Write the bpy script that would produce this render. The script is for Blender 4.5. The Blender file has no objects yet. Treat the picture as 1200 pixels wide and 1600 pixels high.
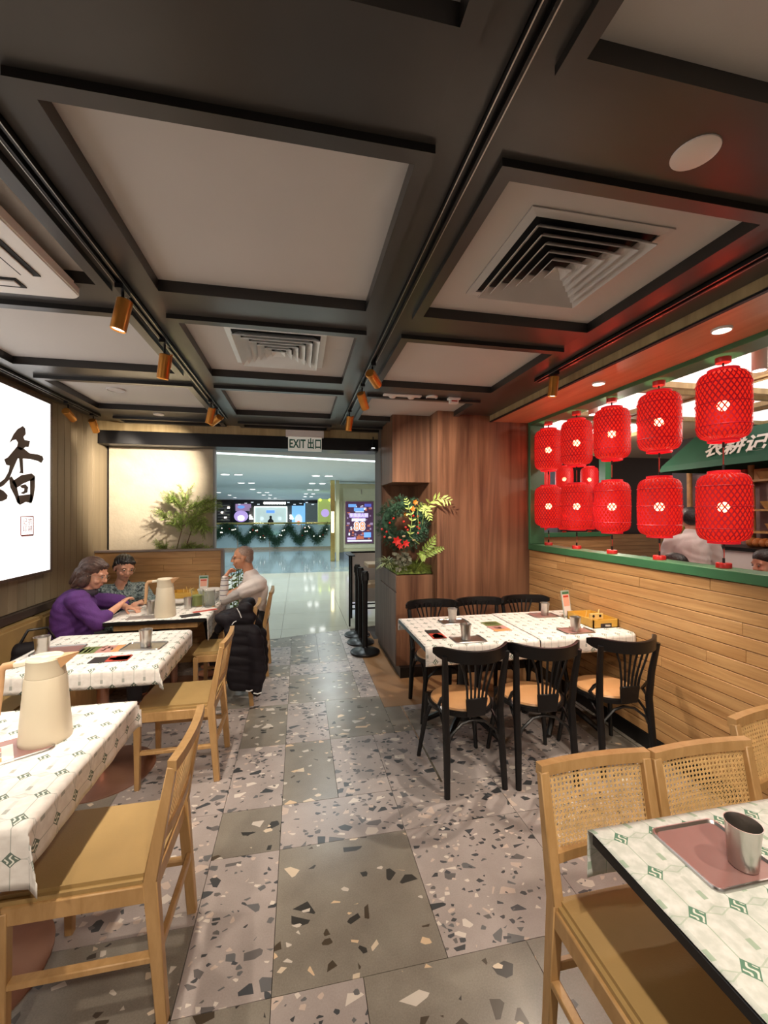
import bpy, bmesh, math, random
import numpy as np
from mathutils import Vector, Matrix, Euler
random.seed(7)
R = random.random
PI = math.pi
C = bpy.context.scene.collection
sc = bpy.context.scene

# ------------------------------------------------------------------ camera
CAM_H = 1.6
YAW = -0.2018
cam_d = bpy.data.cameras.new('camera')
cam_d.sensor_fit = 'VERTICAL'
cam_d.sensor_height = 24.0
cam_d.lens = 650.0 / 1600.0 * 24.0
cam_d.clip_start = 0.02
cam_d.clip_end = 200
cam = bpy.data.objects.new('camera', cam_d)
C.objects.link(cam)
cam.location = (0, 0, CAM_H)
cam.rotation_euler = (PI / 2 + 0.0025, 0.0007, YAW)
sc.camera = cam

# ------------------------------------------------------------------ world + exposure
sc.view_settings.view_transform = 'Standard'
sc.view_settings.look = 'None'
sc.view_settings.gamma = 1.0
sc.view_settings.use_curve_mapping = False
sc.view_settings.exposure = 0.0
w = bpy.data.worlds.new('world')
sc.world = w
w.use_nodes = True
w.node_tree.nodes['Background'].inputs[0].default_value = (1.0, 0.86, 0.74, 1)
w.node_tree.nodes['Background'].inputs[1].default_value = 0.42


def spot(name, loc, target, power, size=60, blend=0.5, color=(1, .85, .66), r=0.03):
    l = bpy.data.lights.new(name, 'SPOT')
    l.energy = power; l.spot_size = math.radians(size); l.spot_blend = blend
    l.color = color; l.shadow_soft_size = r
    o = bpy.data.objects.new(name, l); C.objects.link(o)
    o.location = loc
    o.rotation_euler = (Vector(target) - Vector(loc)).to_track_quat('-Z', 'Y').to_euler()
    return o


def point(name, loc, power, color=(1, .9, .8), r=0.05):
    l = bpy.data.lights.new(name, 'POINT')
    l.energy = power; l.color = color; l.shadow_soft_size = r
    o = bpy.data.objects.new(name, l); C.objects.link(o); o.location = loc
    return o


def area(name, loc, sx, sy, power, color, rot=(0, 0, 0)):
    l = bpy.data.lights.new(name, 'AREA'); l.shape = 'RECTANGLE'
    l.size = sx; l.size_y = sy; l.energy = power; l.color = color
    o = bpy.data.objects.new(name, l); C.objects.link(o); o.location = loc; o.rotation_euler = rot
    return o


COOL = (.88, .98, 1.0)
# ceiling fittings of the dining room behind the camera and the lamps of the hall outside
WARM = (1, .86, .7)
spot('track_light_left_a', (-.73, .75, 2.40), (-1.15, 1.25, .76), 62, 75, .6, WARM)
spot('track_light_left_b', (-.73, -.5, 2.40), (-1.0, .8, .6), 60, 90, .6, WARM)
spot('track_light_left_c', (-.73, 1.12, 2.40), (-1.2, 2.4, .76), 75, 60, .6, WARM)
spot('track_light_right_a', (.46, .3, 2.40), (1.25, .8, .76), 60, 70, .5, WARM)
spot('track_light_right_b', (.46, -.6, 2.40), (.5, 1.4, 0), 90, 90, .6, WARM)
spot('track_light_right_c', (1.7, .75, 2.40), (1.55, 2.7, .76), 95, 60, .5, WARM)
spot('track_light_right_d', (1.7, .3, 2.40), (1.5, .9, .76), 50, 80, .5, WARM)

# ------------------------------------------------------------------ helpers
F = 650.0


def _rot(a, b, c):
    Ry = np.array([[math.cos(a), 0, math.sin(a)], [0, 1, 0], [-math.sin(a), 0, math.cos(a)]])
    Rx = np.array([[1, 0, 0], [0, math.cos(b), -math.sin(b)], [0, math.sin(b), math.cos(b)]])
    Rz = np.array([[math.cos(c), -math.sin(c), 0], [math.sin(c), math.cos(c), 0], [0, 0, 1]])
    return Rz @ Rx @ Ry


_R = _rot(YAW, -.0025, .0007)


def _ray(x, y):
    d = _R.T @ np.array([(x - 600) / F, (y - 800) / F, 1]); return (d[0], d[2], -d[1])


def aty(x, y, Y):
    d = _ray(x, y); t = Y / d[1]; return Vector((d[0] * t, Y, CAM_H + d[2] * t))


def atx(x, y, X):
    d = _ray(x, y); t = X / d[0]; return Vector((X, d[1] * t, CAM_H + d[2] * t))


def atz(x, y, Z):
    d = _ray(x, y); t = (Z - CAM_H) / d[2]; return Vector((d[0] * t, d[1] * t, Z))


def V(*a): return Vector(a)


class MB:
    def __init__(s): s.v = []; s.f = []; s.uv = None

    def add(s, vs, fs):
        b = len(s.v); s.v += [tuple(v) for v in vs]; s.f += [tuple(i + b for i in f) for f in fs]; return s

    def box(s, x0, x1, y0, y1, z0, z1, M=None):
        vs = [V(x, y, z) for z in (z0, z1) for y in (y0, y1) for x in (x0, x1)]
        if M is not None: vs = [M @ v for v in vs]
        return s.add(vs, [(0, 2, 3, 1), (4, 5, 7, 6), (0, 1, 5, 4), (2, 6, 7, 3), (0, 4, 6, 2), (1, 3, 7, 5)])

    def bar(s, p, q, wx, wy, up=(0, 0, 1), wx2=None, wy2=None):
        """rectangular bar from p to q"""
        p = Vector(p); q = Vector(q); d = (q - p).normalized(); up = Vector(up)
        a = d.cross(up)
        if a.length < 1e-4: a = d.cross(V(0, 1, 0))
        a.normalize(); b = a.cross(d).normalized()
        wx2 = wx if wx2 is None else wx2; wy2 = wy if wy2 is None else wy2
        vs = []
        for c, u, w_ in ((p, wx, wy), (q, wx2, wy2)):
            for i, j in ((-1, -1), (1, -1), (1, 1), (-1, 1)):
                vs.append(c + a * (i * u / 2) + b * (j * w_ / 2))
        return s.add(vs, [(3, 2, 1, 0), (4, 5, 6, 7), (0, 1, 5, 4), (1, 2, 6, 5), (2, 3, 7, 6), (3, 0, 4, 7)])

    def tube(s, pts, r, n=8, flat=1.0, up=None, caps=True):
        pts = [Vector(p) for p in pts]; k = len(pts)
        rs = r if isinstance(r, (list, tuple)) else [r] * k
        vs = []; prev = Vector(up) if up is not None else None
        for i, p in enumerate(pts):
            d = (pts[min(i + 1, k - 1)] - pts[max(i - 1, 0)]).normalized()
            if prev is None:
                prev = V(0, 0, 1) if abs(d.z) < .9 else V(1, 0, 0)
            a = d.cross(prev)
            if a.length < 1e-5: a = d.cross(V(1, 0, 0.01))
            a.normalize(); b = a.cross(d).normalized(); prev = b if up is None else Vector(up)
            for j in range(n):
                t = 2 * PI * j / n
                vs.append(p + a * (math.cos(t) * rs[i]) + b * (math.sin(t) * rs[i] * flat))
        fs = []
        for i in range(k - 1):
            for j in range(n):
                fs.append((i * n + j, i * n + (j + 1) % n, (i + 1) * n + (j + 1) % n, (i + 1) * n + j))
        if caps: fs += [tuple(range(n - 1, -1, -1)), tuple((k - 1) * n + j for j in range(n))]
        return s.add(vs, fs)

    def lathe(s, prof, n=24, o=(0, 0, 0), M=None, cap=True):
        vs = []; o = Vector(o)
        for r, z in prof:
            for j in range(n):
                t = 2 * PI * j / n; v = V(r * math.cos(t), r * math.sin(t), z)
                vs.append((M @ v if M is not None else v) + o)
        fs = []
        for i in range(len(prof) - 1):
            for j in range(n):
                fs.append((i * n + j, i * n + (j + 1) % n, (i + 1) * n + (j + 1) % n, (i + 1) * n + j))
        if cap:
            fs.append(tuple(range(n - 1, -1, -1))); fs.append(tuple((len(prof) - 1) * n + j for j in range(n)))
        return s.add(vs, fs)

    def prism(s, poly, frame, th):
        """poly [(a,b)], frame (o,u,v,n)"""
        o, u, v, n = [Vector(t) for t in frame]; k = len(poly)
        vs = [o + u * a + v * b for a, b in poly] + [o + u * a + v * b + n * th for a, b in poly]
        fs = [tuple(range(k - 1, -1, -1)), tuple(range(k, 2 * k))] + [(i, (i + 1) % k, (i + 1) % k + k, i + k) for i in range(k)]
        return s.add(vs, fs)

    def ball(s, c, r, n=8, m=6, sc_=(1, 1, 1), M=None):
        vs = []; c = Vector(c)
        for i in range(m + 1):
            t = PI * i / m
            for j in range(n):
                p = 2 * PI * j / n
                v = V(r * sc_[0] * math.sin(t) * math.cos(p), r * sc_[1] * math.sin(t) * math.sin(p), r * sc_[2] * math.cos(t))
                if M is not None: v = M @ v
                vs.append(v + c)
        fs = [(i * n + j, (i + 1) * n + j, (i + 1) * n + (j + 1) % n, i * n + (j + 1) % n) for i in range(m) for j in range(n)]
        return s.add(vs, fs)

    def mesh(s, name, bevel=0, smooth=40, merge=True):
        me = bpy.data.meshes.new(name)
        me.from_pydata(s.v, [], s.f)
        bm = bmesh.new(); bm.from_mesh(me)
        if merge: bmesh.ops.remove_doubles(bm, verts=bm.verts, dist=1e-6)
        if s.uv is None: bmesh.ops.recalc_face_normals(bm, faces=bm.faces)
        if bevel: bmesh.ops.bevel(bm, geom=bm.edges[:] + bm.verts[:], offset=bevel, segments=2 if bevel > .004 else 1, affect='EDGES', clamp_overlap=True)
        bm.to_mesh(me); bm.free()
        if smooth:
            me.shade_smooth(); me.set_sharp_from_angle(angle=math.radians(smooth))
        return me

    def build(s, name, m, parent=None, bevel=0, smooth=40, loc=None, kind=None, label=None, merge=True):
        me = s.mesh(name, bevel, smooth, merge)
        me.materials.append(m)
        o = bpy.data.objects.new(name, me); C.objects.link(o)
        if parent is not None: o.parent = parent
        if loc is not None: o.location = loc
        if kind: o['kind'] = kind
        if label: o['label'] = label
        return o


def thing(name, label, cat, loc=(0, 0, 0), rz=0, group=None):
    o = bpy.data.objects.new(name, None); C.objects.link(o); o.empty_display_size = .1
    o.location = loc; o.rotation_euler = (0, 0, rz); o['label'] = label; o['category'] = cat
    if group: o['group'] = group
    return o


def tag(o, label, cat, group=None, kind=None):
    o['label'] = label; o['category'] = cat
    if group: o['group'] = group
    if kind: o['kind'] = kind
    return o


def struct(o): o['kind'] = 'structure'; return o


def dup(root, loc, rz=None, label=None, group=None):
    def cp(o, par):
        c = o.copy(); C.objects.link(c); c.parent = par
        for ch in kids.get(o, ()): cp(ch, c)
        return c
    kids = {}
    for o in C.objects:
        if o.parent: kids.setdefault(o.parent, []).append(o)
    r = cp(root, None); r.location = loc
    if rz is not None: r.rotation_euler = (0, 0, rz)
    if label: r['label'] = label
    if group: r['group'] = group
    return r


# ------------------------------------------------------------------ materials
def nt(name):
    m = bpy.data.materials.new(name); m.use_nodes = True
    t = m.node_tree; return m, t, t.nodes['Principled BSDF'], t.nodes, t.links


def inp(b, **k):
    names = dict(col='Base Color', rough='Roughness', metal='Metallic', spec='Specular IOR Level', trans='Transmission Weight',
                 emc='Emission Color', ems='Emission Strength', alpha='Alpha', coat='Coat Weight', sheen='Sheen Weight', ior='IOR', sss='Subsurface Weight')
    for a, v in k.items():
        i = b.inputs[names[a]]
        i.default_value = (*v, 1) if isinstance(v, tuple) and len(v) == 3 else v


def M_(name, col, rough=.5, var=.06, vs=8, bump=0, bs=60, **k):
    """plain procedural material: slight tone variation from noise"""
    m, t, b, N, L = nt(name); inp(b, col=col, rough=rough, **k)
    tc = N.new('ShaderNodeTexCoord')
    if var:
        n = N.new('ShaderNodeTexNoise'); n.inputs['Scale'].default_value = vs; n.inputs['Detail'].default_value = 4
        r = N.new('ShaderNodeValToRGB')
        r.color_ramp.elements[0].position = .3; r.color_ramp.elements[1].position = .7
        r.color_ramp.elements[0].color = (*[max(0, c * (1 - var)) for c in col], 1)
        r.color_ramp.elements[1].color = (*[min(1, c * (1 + var)) for c in col], 1)
        L.new(tc.outputs['Object'], n.inputs['Vector']); L.new(n.outputs['Fac'], r.inputs[0]); L.new(r.outputs[0], b.inputs['Base Color'])
    if bump:
        n2 = N.new('ShaderNodeTexNoise'); n2.inputs['Scale'].default_value = bs
        bp = N.new('ShaderNodeBump'); bp.inputs['Strength'].default_value = bump; bp.inputs['Distance'].default_value = .01
        L.new(tc.outputs['Object'], n2.inputs['Vector']); L.new(n2.outputs['Fac'], bp.inputs['Height']); L.new(bp.outputs[0], b.inputs['Normal'])
    return m


def wood(name, c1, c2, scale, rough=.4, tone=.25, detail=5, spec=.4):
    m, t, b, N, L = nt(name); inp(b, rough=rough, spec=spec)
    tc = N.new('ShaderNodeTexCoord'); mp = N.new('ShaderNodeMapping'); mp.inputs['Scale'].default_value = scale
    oi = N.new('ShaderNodeObjectInfo'); ad = N.new('ShaderNodeVectorMath'); ad.operation = 'ADD'
    sc3 = N.new('ShaderNodeVectorMath'); sc3.operation = 'SCALE'; sc3.inputs['Scale'].default_value = 37.0
    cx = N.new('ShaderNodeCombineXYZ')
    for i in range(3): L.new(oi.outputs['Random'], cx.inputs[i])
    L.new(cx.outputs[0], sc3.inputs[0])
    L.new(tc.outputs['Object'], ad.inputs[0]); L.new(sc3.outputs[0], ad.inputs[1]); L.new(ad.outputs[0], mp.inputs['Vector'])
    n = N.new('ShaderNodeTexNoise'); n.inputs['Scale'].default_value = 1; n.inputs['Detail'].default_value = detail
    n.inputs['Roughness'].default_value = .62; n.inputs['Distortion'].default_value = .6
    L.new(mp.outputs[0], n.inputs['Vector'])
    r = N.new('ShaderNodeValToRGB'); r.color_ramp.elements[0].position = .32; r.color_ramp.elements[1].position = .68
    r.color_ramp.elements[0].color = (*c1, 1); r.color_ramp.elements[1].color = (*c2, 1)
    L.new(n.outputs['Fac'], r.inputs[0])
    hs = N.new('ShaderNodeHueSaturation'); mr = N.new('ShaderNodeMapRange')
    mr.inputs['To Min'].default_value = 1 - tone; mr.inputs['To Max'].default_value = 1 + tone
    L.new(oi.outputs['Random'], mr.inputs[0]); L.new(mr.outputs[0], hs.inputs['Value']); L.new(r.outputs[0], hs.inputs['Color'])
    L.new(hs.outputs[0], b.inputs['Base Color'])
    return m


def emi(name, col, st):
    m, t, b, N, L = nt(name); inp(b, col=col, emc=col, ems=st, rough=.6); return m


def math_(N, L, op, a, b=None, c=None):
    n = N.new('ShaderNodeMath'); n.operation = op
    for i, x in enumerate((a, b, c)):
        if x is None: continue
        if isinstance(x, (int, float)): n.inputs[i].default_value = x
        else: L.new(x, n.inputs[i])
    return n.outputs[0]


def mixc(N, L, fac, a, b):
    n = N.new('ShaderNodeMix'); n.data_type = 'RGBA'
    if isinstance(fac, (int, float)): n.inputs[0].default_value = fac
    else: L.new(fac, n.inputs[0])
    for i, x in ((6, a), (7, b)):
        if isinstance(x, tuple): n.inputs[i].default_value = (*x, 1)
        else: L.new(x, n.inputs[i])
    return n.outputs[2]


def terrazzo(name, base, base2, chips, dens, scale, rough=.33):
    m, t, b, N, L = nt(name); inp(b, rough=rough, spec=.5)
    tc = N.new('ShaderNodeTexCoord'); oi = N.new('ShaderNodeObjectInfo')
    cx = N.new('ShaderNodeCombineXYZ'); L.new(math_(N, L, 'MULTIPLY', oi.outputs['Random'], 50.0), cx.inputs[0])
    L.new(math_(N, L, 'MULTIPLY', oi.outputs['Random'], 91.0), cx.inputs[1])
    ad = N.new('ShaderNodeVectorMath'); ad.operation = 'ADD'; L.new(tc.outputs['Object'], ad.inputs[0]); L.new(cx.outputs[0], ad.inputs[1])
    sp = N.new('ShaderNodeSeparateXYZ'); L.new(ad.outputs[0], sp.inputs[0])
    c2 = N.new('ShaderNodeCombineXYZ'); L.new(sp.outputs[0], c2.inputs[0]); L.new(sp.outputs[1], c2.inputs[1])
    n = N.new('ShaderNodeTexNoise'); n.inputs['Scale'].default_value = 5; n.inputs['Detail'].default_value = 6
    L.new(c2.outputs[0], n.inputs['Vector'])
    nr = N.new('ShaderNodeMapRange'); nr.inputs[1].default_value = .35; nr.inputs[2].default_value = .7; L.new(n.outputs['Fac'], nr.inputs[0])
    col = mixc(N, L, nr.outputs[0], base, base2)
    # streaky brushed grain
    g = N.new('ShaderNodeTexNoise'); g.inputs['Scale'].default_value = 180; L.new(c2.outputs[0], g.inputs['Vector'])
    col = mixc(N, L, math_(N, L, 'MULTIPLY', g.outputs['Fac'], .12), col, (1, .95, .9))
    for k, (s_, d_) in enumerate(zip(scale, dens)):
        off = N.new('ShaderNodeVectorMath'); off.operation = 'ADD'; off.inputs[1].default_value = (13.1 * k, 7.7 * k, 0)
        L.new(c2.outputs[0], off.inputs[0])
        off2 = N.new('ShaderNodeMapping'); off2.inputs['Scale'].default_value = (.78, 1.15, 1); off2.inputs['Rotation'].default_value = (0, 0, .5 + k); L.new(off.outputs[0], off2.inputs['Vector'])
        v1 = N.new('ShaderNodeTexVoronoi'); v1.voronoi_dimensions = '2D'; v1.inputs['Scale'].default_value = s_
        v2 = N.new('ShaderNodeTexVoronoi'); v2.voronoi_dimensions = '2D'; v2.feature = 'DISTANCE_TO_EDGE'; v2.inputs['Scale'].default_value = s_
        for v in (v1, v2): L.new(off2.outputs[0], v.inputs['Vector'])
        sr = N.new('ShaderNodeSeparateColor'); L.new(v1.outputs['Color'], sr.inputs[0])
        m1 = math_(N, L, 'LESS_THAN', sr.outputs[0], d_)
        edge = math_(N, L, 'ADD', .11, math_(N, L, 'MULTIPLY', sr.outputs[2], .2))
        m2 = math_(N, L, 'GREATER_THAN', v2.outputs['Distance'], edge)
        m3 = math_(N, L, 'LESS_THAN', v1.outputs['Distance'], .46)
        mask = math_(N, L, 'MULTIPLY', m1, m2)
        rp = N.new('ShaderNodeValToRGB'); rp.color_ramp.interpolation = 'CONSTANT'
        es = rp.color_ramp.elements
        while len(es) < len(chips): es.new(.5)
        for i, c in enumerate(chips): es[i].position = i / len(chips); es[i].color = (*c, 1)
        L.new(sr.outputs[1], rp.inputs[0])
        col = mixc(N, L, mask, col, rp.outputs[0])
    L.new(col, b.inputs['Base Color'])
    return m


def cloth_mat(name, green, P=.105):
    m, t, b, N, L = nt(name); inp(b, rough=.75, spec=.2)
    uv = N.new('ShaderNodeUVMap'); sp = N.new('ShaderNodeSeparateXYZ'); L.new(uv.outputs[0], sp.inputs[0])
    u = math_(N, L, 'DIVIDE', sp.outputs[0], P); v = math_(N, L, 'DIVIDE', sp.outputs[1], P)

    def near(x, sh=.5):  # signed distance to nearest lattice value
        return math_(N, L, 'SUBTRACT', math_(N, L, 'FRACT', math_(N, L, 'ADD', x, sh)), .5)
    a = near(u); c = near(v); A = math_(N, L, 'ABSOLUTE', a); B = math_(N, L, 'ABSOLUTE', c)
    a2 = near(u, 0.0); c2 = near(v, 0.0); A2 = math_(N, L, 'ABSOLUTE', a2); B2 = math_(N, L, 'ABSOLUTE', c2)
    dia = math_(N, L, 'ADD', A, B)
    dm = math_(N, L, 'LESS_THAN', dia, .20)
    # glyph: wavy strokes inside the diamond
    wv = math_(N, L, 'SINE', math_(N, L, 'ADD', math_(N, L, 'MULTIPLY', a, 48.0), math_(N, L, 'MULTIPLY', math_(N, L, 'SINE', math_(N, L, 'MULTIPLY', c, 30.0)), 2.0)))
    gl = math_(N, L, 'MULTIPLY', math_(N, L, 'GREATER_THAN', wv, .35), math_(N, L, 'LESS_THAN', dia, .165))
    line = math_(N, L, 'LESS_THAN', A, .011)
    # hexagon walls
    hexd = math_(N, L, 'ABSOLUTE', math_(N, L, 'SUBTRACT', B, math_(N, L, 'MULTIPLY', math_(N, L, 'MAXIMUM', math_(N, L, 'SUBTRACT', .26, A2), 0.0), .35)))
    hx = math_(N, L, 'LESS_THAN', hexd, .013)
    fd = math_(N, L, 'MULTIPLY', math_(N, L, 'LESS_THAN', math_(N, L, 'ADD', A2, B), .17), .35)
    bar = math_(N, L, 'MULTIPLY', math_(N, L, 'LESS_THAN', A2, .055), math_(N, L, 'LESS_THAN', math_(N, L, 'ABSOLUTE', math_(N, L, 'SUBTRACT', c2, .03)), .27))
    bar2 = math_(N, L, 'MULTIPLY', math_(N, L, 'LESS_THAN', A2, .06), math_(N, L, 'LESS_THAN', math_(N, L, 'ABSOLUTE', math_(N, L, 'SUBTRACT', c2, -.16)), .1))
    n = N.new('ShaderNodeTexNoise'); n.inputs['Scale'].default_value = 40; n.inputs['Detail'].default_value = 5; L.new(uv.outputs[0], n.inputs['Vector'])
    nr = N.new('ShaderNodeMapRange'); nr.inputs[1].default_value = .4; nr.inputs[2].default_value = .65; L.new(n.outputs['Fac'], nr.inputs[0])
    if green:
        lo, hi, ink, soft, mid = (.62, .65, .60), (.78, .79, .75), (.13, .26, .18), (.48, .53, .47), (.34, .46, .34)
    else:
        lo, hi, ink, soft, mid = (.74, .70, .66), (.82, .79, .75), (.15, .19, .16), (.52, .52, .50), (.33, .35, .32)
    col = mixc(N, L, nr.outputs[0], lo, hi)
    col = mixc(N, L, fd, col, soft)
    col = mixc(N, L, math_(N, L, 'MULTIPLY', bar, .45), col, soft)
    col = mixc(N, L, math_(N, L, 'MULTIPLY', bar2, .8), col, mid)
    col = mixc(N, L, math_(N, L, 'MULTIPLY', hx, .5), col, mid)
    col = mixc(N, L, math_(N, L, 'MULTIPLY', line, .8), col, mid)
    col = mixc(N, L, dm, col, ink)
    col = mixc(N, L, gl, col, (.78, .78, .7))
    L.new(col, b.inputs['Base Color'])
    bp = N.new('ShaderNodeBump'); bp.inputs['Strength'].default_value = .25; bp.inputs['Distance'].default_value = .004
    n2 = N.new('ShaderNodeTexNoise'); n2.inputs['Scale'].default_value = 9; L.new(uv.outputs[0], n2.inputs['Vector'])
    L.new(n2.outputs['Fac'], bp.inputs['Height']); L.new(bp.outputs[0], b.inputs['Normal'])
    return m


m_beam = M_('black_paint', (.052, .047, .043), .30, .15, 3, spec=.6)
m_trim = M_('black_moulding', (.016, .014, .013), .28, .1, 3, spec=.6)
m_panelc = M_('ceiling_grey', (.55, .52, .50), .75, .03, 1.5, bump=.04, bs=120)
m_white = M_('white_plastic', (.78, .74, .71), .4, .02)
m_offwhite = M_('diffuser_grey', (.74, .77, .77), .4, .03)
m_black = M_('black_metal', (.0065, .006, .0065), .33, .2, spec=.4)
m_matblk = M_('black_void', (.008, .007, .007), .7, .1)
m_oak = wood('honey_oak', (.42, .22, .085), (.60, .36, .16), (7, 60, 7), .4, .05)
m_oakx = wood('honey_oak_frame', (.42, .245, .095), (.54, .33, .145), (22, 22, 5), .38, .04)
m_plank = wood('plank_oak', (.42, .215, .080), (.64, .38, .165), (18, 1.6, 26), .42, .09)
m_plankx = wood('plank_oak_x', (.40, .215, .085), (.58, .34, .145), (2.2, 18, 26), .42, .12)
m_walnut = wood('walnut', (.085, .036, .020), (.265, .130, .072), (9, 9, .45), .42, .12)
m_walnut_g = wood('walnut_grey', (.085, .062, .052), (.17, .13, .11), (14, 14, .9), .5, .05)
m_soffit = wood('soffit_veneer', (.42, .215, .11), (.55, .30, .16), (16, 1.2, 16), .4, .02)
m_strip = wood('yellow_veneer', (.33, .235, .11), (.46, .345, .18), (14, 14, 1), .5, .02)
m_wallL = wood('taupe_boards', (.21, .165, .10), (.29, .23, .145), (5, 5, .5), .6, .05)
m_leather = M_('tan_leather', (.40, .265, .105), .42, .05, 10, bump=.08, bs=300)
m_tan = M_('tan_seat', (.56, .30, .13), .33, .04, 10)
m_bench = M_('bench_leather', (.30, .20, .08), .45, .08, 8, bump=.05, bs=200)
m_cane = M_('cane', (.74, .50, .22), .55, .12, 30)
m_cloth = cloth_mat('cloth_grey', False)
m_clothg = cloth_mat('cloth_green', True)
m_steel = M_('brushed_steel', (.55, .53, .50), .28, .06, 20, metal=1.0, bump=.05, bs=200)
m_steel2 = M_('steel_tray', (.50, .49, .48), .3, .04, 20, metal=1.0)
m_traybr = M_('tray_brown', (.30, .16, .145), .32, .04, 20, spec=.6)
m_copper = M_('copper_base', (.50, .29, .22), .33, .1, 6, metal=.85)
m_green = M_('green_paint', (.045, .165, .075), .38, .08, 5)
m_tealpaint = M_('edge_teal', (.05, .09, .11), .4, .1)
m_orange = M_('copper_lamp', (.62, .26, .05), .3, .1, 10, metal=.7)
m_lens = emi('lamp_lens', (1, .93, .8), 9)
m_lensw = emi('lamp_lens_white', (1, .96, .9), 6)
m_beige = M_('beige_plastic', (.60, .53, .40), .4, .03, 5)
m_beigel = M_('cream_plastic', (.76, .69, .54), .4, .03, 5)
m_handle = M_('beech_handle', (.56, .33, .17), .4, .08, 20)
m_red = M_('red_paint', (.50, .015, .012), .35, .05)
m_cord = M_('red_cord', (.55, .07, .05), .6, .1)
m_panel = M_('plaster_linen', (.56, .49, .37), .8, .10, 6, bump=.25, bs=40)
m_floor_l = terrazzo('terrazzo_light', (.265, .225, .21), (.355, .305, .29), [(.055, .06, .068), (.62, .56, .50), (.045, .048, .052), (.12, .11, .11), (.52, .42, .36), (.12, .12, .125)], (.30, .22), (19, 46))
m_floor_d = terrazzo('terrazzo_olive', (.135, .115, .088), (.20, .18, .145), [(.62, .46, .30), (.55, .50, .44), (.035, .033, .03), (.60, .50, .38), (.06, .045, .03)], (.15, .12), (14, 30), .3)
m_floor_b = M_('brown_vinyl', (.30, .165, .075), .4, .08, 2)
m_mallf = M_('mall_marble', (.56, .55, .46), .07, .05, 1.2, spec=.7)
m_mallf2 = M_('mall_marble_grey', (.26, .33, .35), .08, .08, 1.0, spec=.7)
m_mallc = M_('mall_ceiling', (.72, .78, .78), .7, .01)
m_cream = M_('cream_panel', (.62, .58, .36), .5, .04, 2)
m_gold = M_('gold_metal', (.75, .58, .22), .2, .05, metal=1)
m_leaf = M_('leaf_green', (.27, .40, .09), .5, .35, 15)
m_leafl = M_('leaf_lime', (.45, .60, .16), .5, .2, 15)
m_fir = M_('fir_green', (.035, .10, .055), .6, .5, 25)
m_firl = M_('fir_pale', (.10, .20, .13), .6, .4, 25)
m_moss = M_('moss', (.10, .14, .02), .9, .6, 30, bump=1, bs=60)
m_stem = M_('stem', (.16, .10, .06), .7, .2)
m_skin = M_('skin', (.62, .32, .21), .5, .06, 12, sss=.08)
m_skin2 = M_('skin_man', (.60, .29, .17), .45, .06, 12, sss=.08)
m_hairb = M_('hair_brown', (.075, .038, .028), .45, .4, 60, bump=.5, bs=90)
m_hairk = M_('hair_black', (.018, .014, .013), .4, .4, 60, bump=.5, bs=90)
m_hairg = M_('hair_grey', (.36, .25, .20), .6, .25, 80)
m_purple = M_('purple_knit', (.085, .022, .16), .8, .12, 20, bump=.2, bs=150)
m_whitet = M_('white_cotton', (.80, .73, .70), .8, .05, 10, bump=.1, bs=40)
m_greysl = M_('grey_sleeve', (.50, .47, .46), .7, .05, 10)
m_dark = M_('dark_trousers', (.02, .018, .022), .7, .2)
m_puffer = M_('black_nylon', (.008, .006, .009), .65, .3, 6, bump=.25, bs=14, spec=.25)
m_glass = M_('specs_metal', (.5, .4, .3), .3, 0, metal=1)
m_lip = M_('lip', (.42, .13, .10), .5, .05)
m_paper = M_('paper', (.72, .68, .64), .7, .03)
m_rail = M_('steel_rail', (.6, .55, .45), .25, .03, metal=.9)
m_exitg = M_('exit_green', (.02, .13, .08), .5, 0)
m_exitw = emi('exit_face', (.70, .70, .62), .25)
m_awn = M_('awning_green', (.012, .085, .045), .6, .08, 4)
m_text = M_('white_letter', (.8, .75, .68), .5, 0)


def camo_mat():
    m, t, b, N, L = nt('camo_fleece'); inp(b, rough=.8)
    tc = N.new('ShaderNodeTexCoord'); v = N.new('ShaderNodeTexNoise'); v.inputs['Scale'].default_value = 26; v.inputs['Detail'].default_value = 3; v.inputs['Distortion'].default_value = 1.5
    L.new(tc.outputs['Object'], v.inputs['Vector'])
    r = N.new('ShaderNodeValToRGB'); r.color_ramp.interpolation = 'CONSTANT'; es = r.color_ramp.elements
    for _ in range(3): es.new(.5)
    for e, (p, c) in zip(es, [(0, (.03, .04, .045)), (.42, (.10, .15, .16)), (.5, (.30, .36, .35)), (.57, (.06, .085, .085)), (.64, (.2, .25, .25))]): e.position = p; e.color = (*c, 1)
    L.new(v.outputs['Fac'], r.inputs[0]); L.new(r.outputs[0], b.inputs['Base Color']); return m


def stripe_mat():
    m, t, b, N, L = nt('striped_sleeve'); inp(b, rough=.8)
    tc = N.new('ShaderNodeTexCoord'); sp = N.new('ShaderNodeSeparateXYZ'); L.new(tc.outputs['Object'], sp.inputs[0])
    f = math_(N, L, 'FRACT', math_(N, L, 'MULTIPLY', sp.outputs[2], 22.0)); s_ = math_(N, L, 'LESS_THAN', f, .14)
    col = mixc(N, L, s_, (.72, .68, .66), (.06, .05, .09)); L.new(col, b.inputs['Base Color']); return m


m_camo = camo_mat(); m_stripe = stripe_mat()


def lantern_paper():
    m, t, b, N, L = nt('lantern_paper')
    out = N['Material Output']
    e = N.new('ShaderNodeEmission'); e.inputs[0].default_value = (1, .035, .016, 1); e.inputs[1].default_value = .86
    tr = N.new('ShaderNodeBsdfTransparent'); tr.inputs[0].default_value = (1, .10, .07, 1)
    mx = N.new('ShaderNodeMixShader'); mx.inputs[0].default_value = .30
    L.new(e.outputs[0], mx.inputs[1]); L.new(tr.outputs[0], mx.inputs[2]); L.new(mx.outputs[0], out.inputs[0]); return m


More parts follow.
